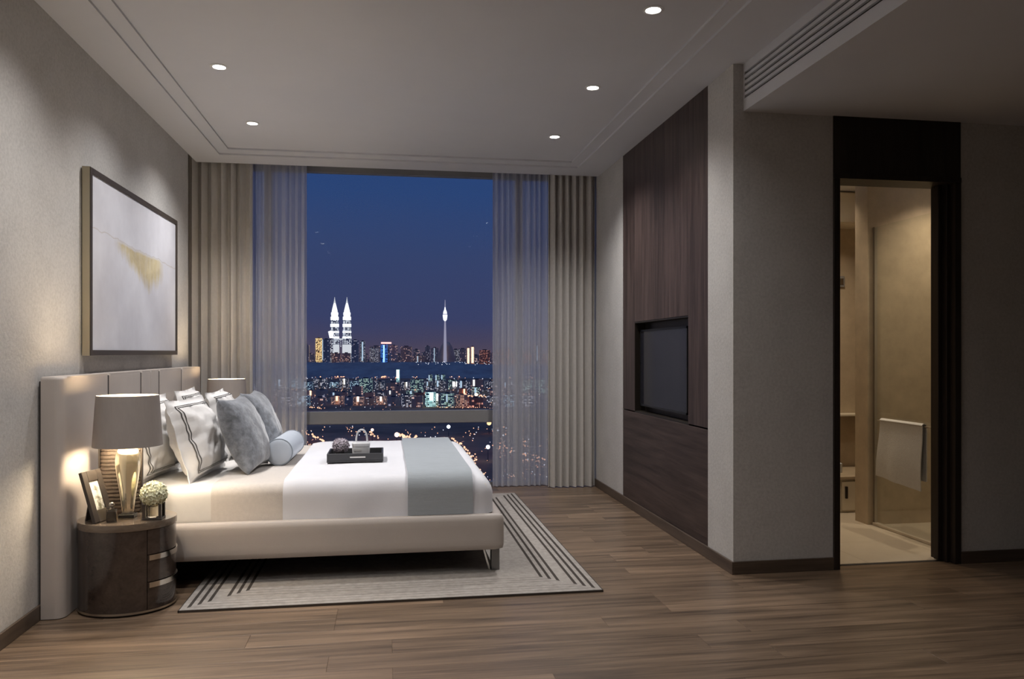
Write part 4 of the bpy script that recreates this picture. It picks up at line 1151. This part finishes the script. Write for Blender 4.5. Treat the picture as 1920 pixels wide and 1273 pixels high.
    L(m2.outputs[2], p.inputs['Base Color'])
    return m
hw, hh = (PY1 - PY0) / 2 - fr, (PZ1 - PZ0) / 2 - fr
cv = link('canvas', bx(-0.010, 0.010, -hw, hw, -hh, hh), art_mat(hw, hh), pt, local=True)
cv.location = (PXF - 0.018 - XL, 0, (PZ1 - PZ0) / 2)

# ------------------------------------------------------------------ television in the niche
tv = empty('television', (1.935, (NY0 + NY1) / 2, 0.80), 'flat black television recessed in the wood panelled wall', 'television')
ta, tb, tz0, tz1 = 4.800, 5.745, 0.812, 1.388
link('back_case', bx(1.925, 1.9595, ta + 0.01, tb - 0.01, tz0 + 0.01, tz1 - 0.01), M['black'], tv)
link('screen', bx(1.913, 1.9248, ta + 0.014, tb - 0.014, tz0 + 0.014, tz1 - 0.014), M['screen'], tv)
bm = bmesh.new()
box(bm, 1.910, 1.9249, ta, ta + 0.0138, tz0, tz1); box(bm, 1.910, 1.9249, tb - 0.0138, tb, tz0, tz1)
box(bm, 1.910, 1.9249, ta, tb, tz0, tz0 + 0.0138); box(bm, 1.910, 1.9249, ta, tb, tz1 - 0.0138, tz1)
link('bezel', bm, M['black'], tv)

# ================================================================== THE CITY OUTSIDE
GZ = -120.0                                         # street level far below the room
def ground_mat():
    m, n, o = new_mat('night_ground'); L = n.links.new
    p = n.nodes.new('ShaderNodeBsdfPrincipled'); L(p.outputs[0], o.inputs[0]); p.inputs['Roughness'].default_value = 0.95
    t = n.nodes.new('ShaderNodeTexCoord')
    z = n.nodes.new('ShaderNodeTexNoise'); z.inputs['Scale'].default_value = 0.012; z.inputs['Detail'].default_value = 6; L(t.outputs['Object'], z.inputs['Vector'])
    r_ = n.nodes.new('ShaderNodeValToRGB'); L(z.outputs[0], r_.inputs[0])
    r_.color_ramp.elements[0].position = 0.35; r_.color_ramp.elements[0].color = (0.50, 0.24, 0.13, 1)
    r_.color_ramp.elements[1].position = 0.7; r_.color_ramp.elements[1].color = (0.95, 0.46, 0.24, 1)
    L(r_.outputs[0], p.inputs['Base Color'])
    return m
bm = bmesh.new()
gv = [bm.verts.new(p) for p in ((-9000, 60, GZ), (9000, 60, GZ), (9000, 14000, GZ), (-9000, 14000, GZ))]; bm.faces.new(gv)
tag(link('ground', bm, ground_mat(), None), 'dark city ground far below the window', 'ground', kind='structure')
M['hill'] = pri('haze_lifted_hill', (0.95, 0.62, 0.46), 1.0, var=0.3, vscale=0.01)  # base colour lifted to carry the haze of distance
bm = bmesh.new()
N = 120
top = []; base = []; back = []
for i in range(N + 1):
    u = 250 + 950 * i / N
    vt = 679 + 2.2 * noise.noise(Vector((u * 0.012, 0, 0))) + 1.0 * noise.noise(Vector((u * 0.06, 3, 0))) + (4 if u > 870 else 0)
    q = far(u, 3900); zt_ = EYE + (HOR - vt) / FOC * 3900
    top.append(bm.verts.new((q.x, q.y, zt_)))
    q = far(u, 3650); base.append(bm.verts.new((q.x, q.y, GZ)))
    q = far(u, 4150); back.append(bm.verts.new((q.x, q.y, GZ)))
for i in range(N):
    bm.faces.new((base[i], base[i + 1], top[i + 1], top[i])); bm.faces.new((top[i], top[i + 1], back[i + 1], back[i]))
tag(link('wooded_hill', bm, M['hill'], None, 60), 'long dark navy wooded ridge in front of the skyline', 'hill')

def facade(name, wall, lit, frac, strength, cw=3.4, ch=3.3):
    m, n, o = new_mat(name); L = n.links.new
    p = n.nodes.new('ShaderNodeBsdfPrincipled'); L(p.outputs[0], o.inputs[0])
    p.inputs['Base Color'].default_value = (*wall, 1); p.inputs['Roughness'].default_value = 0.8
    t = n.nodes.new('ShaderNodeTexCoord'); s_ = n.nodes.new('ShaderNodeSeparateXYZ'); L(t.outputs['Object'], s_.inputs[0])
    inf = n.nodes.new('ShaderNodeObjectInfo')
    def mth(op, a, b=None, c=None):
        q = n.nodes.new('ShaderNodeMath'); q.operation = op
        for i, x in enumerate((a, b, c)):
            if x is None: continue
            if isinstance(x, (int, float)): q.inputs[i].default_value = x
            else: L(x, q.inputs[i])
        return q.outputs[0]
    a = mth('DIVIDE', mth('ADD', s_.outputs['X'], s_.outputs['Y']), cw); b = mth('DIVIDE', s_.outputs['Z'], ch)
    cb = n.nodes.new('ShaderNodeCombineXYZ'); L(mth('FLOOR', a), cb.inputs[0]); L(mth('FLOOR', b), cb.inputs[1]); L(mth('MULTIPLY', inf.outputs['Random'], 91.7), cb.inputs[2])
    wn = n.nodes.new('ShaderNodeTexWhiteNoise'); wn.noise_dimensions = '3D'; L(cb.outputs[0], wn.inputs['Vector'])
    on = mth('LESS_THAN', wn.outputs['Value'], frac)
    fa, fb_ = mth('FRACT', a), mth('FRACT', b)
    win = mth('MULTIPLY', mth('LESS_THAN', mth('ABSOLUTE', mth('SUBTRACT', fa, 0.5)), 0.34), mth('LESS_THAN', mth('ABSOLUTE', mth('SUBTRACT', fb_, 0.5)), 0.32))
    br = mth('MULTIPLY_ADD', mth('FRACT', mth('MULTIPLY', wn.outputs['Value'], 57.3)), 1.3, 0.35)
    p.inputs['Emission Color'].default_value = (*lit, 1)
    L(mth('MULTIPLY', mth('MULTIPLY', on, win), mth('MULTIPLY', br, strength)), p.inputs['Emission Strength'])
    m.cycles.emission_sampling = 'NONE'
    return m
F = {
 'navy': facade('facade_navy', (0.62, 0.52, 0.46), (0.65, 0.62, 0.75), 0.10, 0.28, 7, 6),
 'haze': facade('facade_haze', (0.72, 0.56, 0.46), (1.0, 0.66, 0.60), 0.16, 0.30, 7, 6),
 'mauve': facade('facade_mauve', (0.85, 0.56, 0.42), (1.0, 0.62, 0.50), 0.22, 0.30, 7, 6),
 'red': facade('facade_red', (0.90, 0.40, 0.24), (1.0, 0.42, 0.30), 0.30, 0.30, 7, 6),
 'teal': facade('facade_teal', (0.55, 0.60, 0.52), (0.55, 0.78, 0.90), 0.50, 0.42),
 'slate': facade('facade_slate', (0.66, 0.56, 0.42), (0.80, 0.78, 0.85), 0.34, 0.42),
 'warm': facade('facade_warm', (0.90, 0.60, 0.40), (1.0, 0.58, 0.42), 0.75, 0.26),  # dense dim windows stand in for street light on beige walls
 'green': facade('facade_green', (0.60, 0.62, 0.46), (0.62, 0.88, 0.74), 0.50, 0.40),
 'cyan': facade('facade_cyan', (0.30, 0.45, 0.45), (0.60, 1.0, 0.95), 0.85, 0.85),
 'gold': facade('facade_gold', (0.55, 0.38, 0.20), (1.0, 0.66, 0.28), 0.90, 1.0, 6, 6),
 'blue': facade('facade_blue', (0.10, 0.18, 0.40), (0.10, 0.32, 1.0), 0.75, 0.45, 6, 5),
}
M['lit_white'] = glow('lit_strip_white', (0.92, 0.97, 1.0), 1.2, False)
M['lit_cool'] = glow('lit_strip_cool', (0.55, 0.74, 0.92), 0.55, False)
M['lit_warm'] = glow('lit_strip_warm', (1.0, 0.74, 0.52), 1.0, False)
M['lit_cyan'] = glow('lit_strip_cyan', (0.70, 1.0, 0.97), 1.5, False)
M['lit_blue'] = glow('lit_strip_blue', (0.25, 0.50, 1.0), 1.6, False)
M['lit_red'] = glow('lit_strip_red', (1.0, 0.45, 0.40), 1.3, False)
M['roofm'] = pri('dark_roof_plant', (0.10, 0.10, 0.13), 0.9)

def zpx(v, D): return EYE + (HOR - v) / FOC * D
def building(u, vtop, wpx, D, style, label, group=None, strips=(), yaw=None, name='tower_block'):
    w_ = wpx * D / FOC; zt_ = zpx(vtop, D); h_ = zt_ - GZ
    c = far(u, D)
    r = empty(name, (c.x, c.y, GZ), label, 'building', group, rz=-YAW * 0.5 + (random.uniform(-0.05, 0.05) if yaw is None else yaw))
    a, d_ = w_ / 2, max(8.0, w_ * 0.35)
    nt_ = min(2.5, w_ * 0.08)
    # plan with a recessed middle bay on the two long sides
    ol = [(-a, -d_), (-a * 0.22, -d_), (-a * 0.22, -d_ + nt_), (a * 0.22, -d_ + nt_), (a * 0.22, -d_), (a, -d_), (a, d_), (a * 0.22, d_), (a * 0.22, d_ - nt_), (-a * 0.22, d_ - nt_), (-a * 0.22, d_), (-a, d_)]
    link('block', prism(bmesh.new(), ol, 0, h_), F[style], r, local=True)
    link('roof_plant', bx(-a * 0.4, a * 0.35, -d_ * 0.5, d_ * 0.5, h_, h_ + max(2.5, 1.6 * D / FOC)), M['roofm'], r, local=True)
    for (f0, f1, mk) in strips:                     # lit stair towers: fractions of the front
        v0 = h_ * 0.42
        link('lit_stairwell', bx(-a + 2 * a * f0, -a + 2 * a * f1, -d_ - 0.7, -d_ - 0.02, v0, h_ * 0.985), M[mk], r, local=True)
    return r

ORD = ['first', 'second', 'third', 'fourth', 'fifth', 'sixth', 'seventh', 'eighth', 'ninth', 'tenth', 'eleventh', 'twelfth', 'thirteenth', 'fourteenth', 'fifteenth', 'sixteenth', 'seventeenth', 'eighteenth', 'nineteenth', 'twentieth', 'twenty-first', 'twenty-second', 'twenty-third', 'twenty-fourth', 'twenty-fifth', 'twenty-sixth', 'twenty-seventh', 'twenty-eighth', 'twenty-ninth', 'thirtieth', 'thirty-first', 'thirty-second', 'thirty-third', 'thirty-fourth', 'thirty-fifth']
seen_lb = {}
def nth(lb):
    seen_lb[lb] = seen_lb.get(lb, 0) + 1
    return ORD[seen_lb[lb] - 1] + ' ' + lb + ', from the left'
# skyline beyond the ridge
rnd = random.Random(21)
u = 478.0
while u < 1030:
    wpx = rnd.uniform(9, 21)
    c = u + wpx / 2
    vt = rnd.uniform(646, 668)
    if 585 < c < 612 or 616 < c < 668: vt = max(vt, 662)
    if 800 < c < 870: vt = rnd.uniform(642, 656)
    if not (710 < c < 746 or 588 < c < 622 or 656 < c < 688 or 822 < c < 852 or 872 < c < 892):
        st = rnd.choice(('navy', 'navy', 'navy', 'mauve', 'slate')) if c < 870 else rnd.choice(('mauve', 'red', 'slate', 'red'))
        lb = {'navy': 'dark navy tower block on the far skyline', 'mauve': 'dim mauve tower block on the far skyline', 'slate': 'slate tower block with pale windows on the far skyline', 'red': 'dull red lit tower block on the right of the far skyline'}[st]
        building(c, vt, wpx, rnd.uniform(4250, 4320) if 605 < c < 670 else rnd.uniform(4250, 4900), st, nth(lb), 'far skyline blocks, ' + st, ((0.42, 0.5, 'lit_cool'),) if rnd.random() < 0.18 else ())
    u += wpx + rnd.uniform(-3, 5)
u = 480.0
while u < 1030:                                     # a lower, farther layer closes the gaps of the skyline
    wpx = rnd.uniform(10, 24); c = u + wpx / 2
    if not (822 < c < 850):
        building(c, rnd.uniform(648, 668), wpx, rnd.uniform(5050, 5500), 'haze', nth('hazy blue block in the rearmost layer of the skyline')[:200], 'rearmost skyline blocks')
    u += wpx + rnd.uniform(2, 9)
building(598, 634, 11, 4300, 'gold', 'gold floodlit tower left of the twin towers', None)
building(612, 636, 14, 4200, 'navy', 'dark slab with a thin lit edge just left of the twin towers', None, ((0.02, 0.10, 'lit_cool'),))
building(666, 638, 13, 4200, 'navy', 'dark blue slab just right of the twin towers', None)
building(680, 640, 9, 4250, 'slate', 'narrow slab with a pale vertical light right of the twin towers', None, ((0.35, 0.6, 'lit_cool'),))
b_ = building(720, 646, 13, 4200, 'blue', 'tower lit deep blue in the middle of the skyline', None, ((0.4, 0.6, 'lit_blue'),))
q = 4200 / FOC
link('roof_sign', bx(-5 * q, 14 * q, -22, -20, zpx(644.5, 4200) - GZ, zpx(641.5, 4200) - GZ), M['lit_red'], b_, local=True)
building(738, 648, 15, 4250, 'mauve', 'mauve office block right of the blue tower', None)
building(886, 650, 7, 4260, 'warm', 'slim warm-lit tower left of the brick red blocks', None, ((0.2, 0.8, 'lit_warm'),))
building(878, 652, 6, 4240, 'warm', 'slimmest warm-lit tower above the white floodlight', None, ((0.2, 0.8, 'lit_warm'),))

# twin spired towers
def spire_tower(u, label):
    D = 4500.0; k = D / FOC
    c = far(u, D)
    r = empty('spired_tower', (c.x, c.y, GZ), label, 'skyscraper', 'white-lit twin towers')
    def ringset(lst): return [(max(hw_ * k, 0.3), zpx(v, D) - GZ) for hw_, v in lst]
    link('shaft', lathe(bmesh.new(), ringset([(8.2, 700), (8.2, 633), (7.6, 633), (7.6, 618), (7.0, 618), (7.0, 602), (6.6, 602), (6.6, 595)]), 0, 0, 16), M['tw_dim'], r, local=True)
    for v0, v1, hw_ in ((662, 646, 8.6), (634.5, 631, 8.4), (624, 621, 8.0), (613, 607.5, 7.9), (600, 594, 7.5), (590.5, 586, 6.6)):
        link('lit_tier', lathe(bmesh.new(), ringset([(hw_, v0), (hw_, v1)]), 0, 0, 16), M['tw_lit'] if v0 < 640 else M['tw_mid'], r, local=True)
    link('crown', lathe(bmesh.new(), ringset([(6.2, 594), (6.0, 588), (4.8, 581), (3.4, 575), (2.2, 570), (1.6, 568.5)]), 0, 0, 16), M['tw_lit'], r, local=True)
    link('spire', lathe(bmesh.new(), ringset([(1.7, 568.5), (2.0, 567), (1.3, 565.5), (0.5, 560), (0.25, 557)]), 0, 0, 10), M['tw_mid'], r, local=True)
    return r
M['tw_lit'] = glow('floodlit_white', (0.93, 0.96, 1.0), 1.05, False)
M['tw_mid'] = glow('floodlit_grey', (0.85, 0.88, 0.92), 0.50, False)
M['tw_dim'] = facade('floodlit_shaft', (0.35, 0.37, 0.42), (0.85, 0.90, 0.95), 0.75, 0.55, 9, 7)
spire_tower(627.5, 'left one of the white-lit twin spired towers')
spire_tower(650.5, 'right one of the white-lit twin spired towers')
c = far(639, 4480)
sb = empty('sky_bridge', (c.x, c.y, zpx(637, 4480)), 'lit bridge joining the twin spired towers', 'bridge')
link('deck', bx(-9, 9, -4, 4, 0, 7), M['tw_mid'], sb, local=True)
link('strut', bx(-1.5, 1.5, -3, 3, -40, -0.1), M['tw_dim'], sb, local=True)
c = far(621, 4390)
an = empty('annex_tower', (c.x, c.y, GZ), 'shorter white-lit round annex against the left twin tower', 'skyscraper')
k_ = 4390 / FOC
link('shaft', lathe(bmesh.new(), [(3.5 * k_, 0), (3.5 * k_, zpx(634, 4390) - GZ)], 0, 0, 14), M['tw_dim'], an, local=True)
link('lit_crown', lathe(bmesh.new(), [(3.0 * k_, zpx(634, 4390) - GZ), (5.0 * k_, zpx(624, 4390) - GZ), (5.6 * k_, zpx(621.5, 4390) - GZ), (1.0 * k_, zpx(620, 4390) - GZ)], 0, 0, 14), M['tw_lit'], an, local=True)

# telecommunications tower
D = 4400.0; k_ = D / FOC; c = far(834.5, D)
tt = empty('broadcast_tower', (c.x, c.y, GZ), 'slim broadcasting tower with a bright pod and tall mast', 'tower')
def rs(lst): return [(max(a * k_, 0.3), zpx(v, D) - GZ) for a, v in lst]
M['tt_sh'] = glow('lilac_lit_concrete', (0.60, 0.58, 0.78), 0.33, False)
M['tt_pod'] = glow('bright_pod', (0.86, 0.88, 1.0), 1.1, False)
link('shaft', lathe(bmesh.new(), rs([(3.6, 700), (2.6, 640), (1.5, 602)]), 0, 0, 14), M['tt_sh'], tt, local=True)
link('pod', lathe(bmesh.new(), rs([(1.4, 602), (3.4, 599), (4.2, 593), (4.2, 590)]), 0, 0, 16), M['tt_pod'], tt, local=True)
link('pod_ring', lathe(bmesh.new(), rs([(3.8, 590), (3.8, 588.5)]), 0, 0, 16), M['tt_sh'], tt, local=True)
link('pod_roof', lathe(bmesh.new(), rs([(3.8, 588.5), (3.0, 584), (1.4, 580), (0.9, 576)]), 0, 0, 16), M['tt_pod'], tt, local=True)
link('mast', lathe(bmesh.new(), rs([(1.0, 576), (0.8, 570), (0.4, 562)]), 0, 0, 10), M['tt_sh'], tt, local=True)
# wooded knoll carrying it
bm = bmesh.new()
kn = [(845, 0), (0, 0)]
prof = [(24 * k_, 0), (18 * k_, zpx(672, D) - GZ), (11 * k_, zpx(650, D) - GZ), (6 * k_, zpx(642, D) - GZ), (0.5, zpx(640, D) - GZ)]
lathe(bm, prof, 0, 0, 30)
q_ = far(837, D + 60)
kn_ = link('knoll', bm, M['hill'], None, 60); kn_.location = (q_.x, q_.y + 0, GZ)
tag(kn_, 'dark wooded knoll under the broadcasting tower', 'hill')

# middle distance: teal and slate apartment slabs
rnd = random.Random(5)
u = 478.0
while u < 1030:
    wpx = rnd.uniform(13, 24)
    c = u + wpx / 2
    D = rnd.uniform(2350, 2700)
    st = rnd.choice(('teal', 'teal', 'slate')) if c < 680 else rnd.choice(('slate', 'mauve', 'green', 'slate'))
    lb = {'teal': 'teal-lit apartment slab in the middle distance', 'slate': 'grey apartment slab with pale windows in the middle distance', 'mauve': 'mauve apartment slab in the middle distance', 'green': 'green-lit apartment slab in the middle distance'}[st]
    sp_ = ()
    if rnd.random() < 0.45: f0 = rnd.uniform(0.1, 0.7); sp_ = ((f0, f0 + 0.14, rnd.choice(('lit_cool', 'lit_white', 'lit_cool'))),)
    building(c, rnd.uniform(709, 717), wpx, D, st, nth(lb), 'middle distance slabs, ' + st, sp_)
    u += wpx + rnd.uniform(1, 7)
building(746, 693, 6, 3000, 'cyan', 'small brilliant white block beyond the middle slabs', None, ((0.1, 0.9, 'lit_cyan'),))
for q, (uu, lb) in enumerate(((807, 'first'), (820, 'second'), (831, 'third'))):
    building(uu, 703, 8, 2900, 'green', 'slender green-grey tower with a lit edge, %s of three from the left' % lb, None, ((0.1, 0.35, 'lit_cool'),))
building(853, 715, 11, 2500, 'slate', 'tower with two brilliant white vertical strips', None, ((0.1, 0.5, 'lit_white'), (0.7, 0.85, 'lit_white')))

# nearer row just above the transom
D = 1780.0
near = [(600, 745, 22, 'mauve', (), 'low mauve block at the left end of the near row'),
        (633, 742, 23, 'warm', ((0.40, 0.56, 'lit_warm'),), 'warm beige tower with a bright stairwell, leftmost of three'),
        (655, 744, 14, 'navy', (), 'dark block between the first two warm beige towers'),
        (672, 743, 20, 'warm', ((0.42, 0.60, 'lit_white'),), 'warm beige tower with a white stairwell, middle of three'),
        (694, 746, 16, 'slate', (), 'grey block between the second and third warm beige towers'),
        (715, 743, 20, 'warm', ((0.40, 0.55, 'lit_white'),), 'warm beige tower with a white stairwell, rightmost of three'),
        (738, 744, 22, 'navy', (), 'dark navy block with scattered windows right of the warm towers'),
        (762, 741, 18, 'slate', (), 'grey block left of the red-grey block'),
        (783, 742, 20, 'mauve', (), 'red-grey block left of the bright cyan block'),
        (807, 735, 19, 'cyan', ((0.45, 0.80, 'lit_cyan'),), 'bright cyan-lit tower standing out in the near row'),
        (820, 737, 5, 'slate', ((0.2, 0.8, 'lit_white'),), 'sliver of a tower with a pale strip beside the cyan tower'),
        (839, 738, 25, 'green', ((0.42, 0.52, 'lit_cool'),), 'green-lit slab right of the cyan tower'),
        (866, 740, 22, 'warm', (), 'tan block at the right end of the near row'),
        (892, 745, 26, 'red', (), 'dark red block behind the orange street lights'),
        (924, 744, 22, 'slate', (), 'grey block half behind the edge of the right sheer'),
        (955, 741, 24, 'teal', (), 'teal block behind the right sheer'), (990, 743, 24, 'slate', (), 'grey block behind the right sheer'), (1022, 741, 24, 'mauve', (), 'mauve block behind the right sheer'),
        (570, 742, 22, 'teal', ((0.4, 0.55, 'lit_cool'),), 'teal block at the edge of the left sheer'), (540, 744, 24, 'slate', (), 'grey block behind the left sheer'), (506, 742, 24, 'mauve', (), 'mauve block behind the left sheer'), (474, 743, 24, 'slate', (), 'grey block where the left drape meets the sheer')]
for (uu, vt, wp, st, sp_, lb) in near:
    building(uu, vt, wp, D + random.uniform(-60, 60), st, lb, None, sp_)

rnd = random.Random(17)
u = 480.0
while u < 1030:
    wpx = rnd.uniform(9, 20); c = u + wpx / 2
    st = rnd.choice(('slate', 'navy', 'mauve')) if c < 760 else rnd.choice(('slate', 'mauve', 'red', 'green'))
    lb = {'navy': 'dark low block behind the near row of towers', 'slate': 'grey low block behind the near row of towers', 'mauve': 'mauve low block behind the near row of towers', 'red': 'dull red low block behind the near row of towers', 'green': 'greenish low block behind the near row of towers'}[st]
    sp_ = ()
    if rnd.random() < 0.3: f0 = rnd.uniform(0.1, 0.6); sp_ = ((f0, f0 + 0.2, rnd.choice(('lit_cool', 'lit_white', 'lit_warm'))),)
    building(c, rnd.uniform(723, 737), wpx, rnd.uniform(2000, 2180), st, nth(lb), 'low blocks behind the near row, ' + st, sp_)
    u += wpx + rnd.uniform(2, 14)
# countless small street and window lights
def sparks(name, col, strength, pts, label):
    bm = bmesh.new()
    for (u_, v_, rpx, z_) in pts:
        p_ = at(u_, v_, Z=z_)
        D_ = p_.x * sY + p_.y * cY
        r_ = rpx * D_ / FOC
        vs_ = [bm.verts.new(p_ + Vector(d_) * r_) for d_ in ((1, 0, 0), (0, 1, 0), (-1, 0, 0), (0, -1, 0), (0, 0, 1), (0, 0, -1))]
        for a_, b__ in ((0, 1), (1, 2), (2, 3), (3, 0)):
            bm.faces.new((vs_[a_], vs_[b__], vs_[4])); bm.faces.new((vs_[b__], vs_[a_], vs_[5]))
    o = link(name, bm, glow(name + '_light', col, strength, False), None)
    return tag(o, label, 'city lights', kind='stuff')
rnd = random.Random(99)
def scatter(n, u0, u1, v0, v1, r0_, r1_, z_=-112): return [(rnd.uniform(u0, u1), rnd.uniform(v0, v1), rnd.uniform(r0_, r1_), z_) for _ in range(n)]
def trail(u0, v0, u1, v1, n, jit, r0_, r1_):
    return [(u0 + (u1 - u0) * i / n + rnd.gauss(0, jit), v0 + (v1 - v0) * i / n + rnd.gauss(0, jit * 0.5), rnd.uniform(r0_, r1_), -112) for i in range(n)]
orange = scatter(110, 400, 1080, 698, 709, 0.5, 1.3) + trail(636, 706, 664, 703, 16, 1.2, 0.8, 1.8) + trail(682, 704, 700, 697, 14, 0.8, 0.8, 1.6) + trail(716, 707, 735, 701, 14, 0.9, 0.8, 1.8) \
  + scatter(60, 400, 1080, 722, 734, 0.4, 1.0) + trail(860, 741, 912, 743, 20, 1.8, 0.9, 2.2) + trail(820, 763, 922, 764, 24, 1.2, 0.5, 1.2) + trail(580, 764, 610, 765, 10, 1.5, 0.7, 1.6) \
  + scatter(45, 400, 1080, 797, 830, 0.5, 1.1) + trail(850, 822, 895, 862, 26, 3.0, 1.0, 2.4) + trail(878, 850, 915, 905, 18, 4.0, 1.0, 2.6) + trail(575, 812, 612, 828, 14, 2.0, 1.2, 2.6) + trail(690, 808, 716, 822, 10, 4.0, 1.0, 2.4) \
  + trail(746, 814, 786, 824, 18, 2.5, 1.4, 3.0) + trail(930, 835, 1020, 860, 26, 4.0, 0.8, 2.2) + scatter(40, 930, 1080, 795, 905, 0.6, 2.0) + scatter(30, 440, 575, 790, 830, 0.6, 1.6)
orange += scatter(140, 470, 1040, 685, 735, 0.35, 0.9) + scatter(90, 470, 1040, 738, 768, 0.35, 0.8) + scatter(120, 470, 1040, 797, 910, 0.4, 1.2)
for _ in range(26):
    uu, vv = rnd.uniform(575, 1030), rnd.uniform(798, 900)
    orange += [(uu + rnd.gauss(0, 7), vv + rnd.gauss(0, 3), rnd.uniform(0.5, 1.5), -112) for _q in range(7)]
white = scatter(150, 400, 1080, 690, 735, 0.35, 0.9) + scatter(120, 400, 1080, 736, 766, 0.35, 0.9) + scatter(70, 400, 1080, 797, 905, 0.5, 1.1) + scatter(36, 930, 1080, 800, 905, 0.8, 2.2)
white += scatter(40, 780, 930, 677, 684, 0.5, 0.9, -45.0)
sparks('street_lights', (1.0, 0.50, 0.30), 1.15, orange, 'countless orange street lights scattered through the night city')
sparks('window_lights', (0.90, 0.92, 1.0), 1.0, white, 'countless tiny white lights scattered through the night city')

# the few floodlights that stand out
def flood(u_, v_, rpx, col, st, label):
    p_ = at(u_, v_, Z=-104.0); D_ = p_.x * sY + p_.y * cY; r_ = rpx * D_ / FOC
    o = empty('floodlight', (p_.x, p_.y, GZ), label, 'floodlight')
    link('mast', lathe(bmesh.new(), [(0.5, 0), (0.3, -104.0 - GZ - r_)], 0, 0, 8), M['roofm'], o, local=True)
    link('lamp_head', ball(bmesh.new(), (0, 0, -104.0 - GZ), r_, 2), glow('flood_%d' % u_, col, st, False), o, 80, local=True)
flood(877, 690, 3.4, (0.95, 0.95, 1.0), 3.0, 'white floodlight on the right at the foot of the skyline')
flood(841, 800, 3.4, (0.78, 0.86, 1.0), 3.0, 'blue-white floodlight just below the transom')
flood(915, 838, 3.8, (0.85, 0.97, 1.0), 3.0, 'white floodlight low beside the right sheer')
flood(744, 815, 4.6, (1.0, 0.66, 0.54), 1.5, 'large pinkish floodlight just beyond the foot of the bed')
flood(757, 818, 3.4, (1.0, 0.52, 0.34), 1.2, 'orange floodlight touching the large pinkish one')
flood(917, 793, 4.4, (1.0, 0.60, 0.30), 1.1, 'amber floodlight at the edge of the right sheer below the transom')
flood(698, 806, 3.0, (1.0, 0.60, 0.50), 1.3, 'small rosy floodlight right of the basket handle')
flood(872, 741, 3.6, (1.0, 0.52, 0.32), 1.2, 'orange floodlight over the red block')
flood(893, 740, 3.2, (1.0, 0.62, 0.46), 1.4, 'pale orange floodlight right of the orange one')
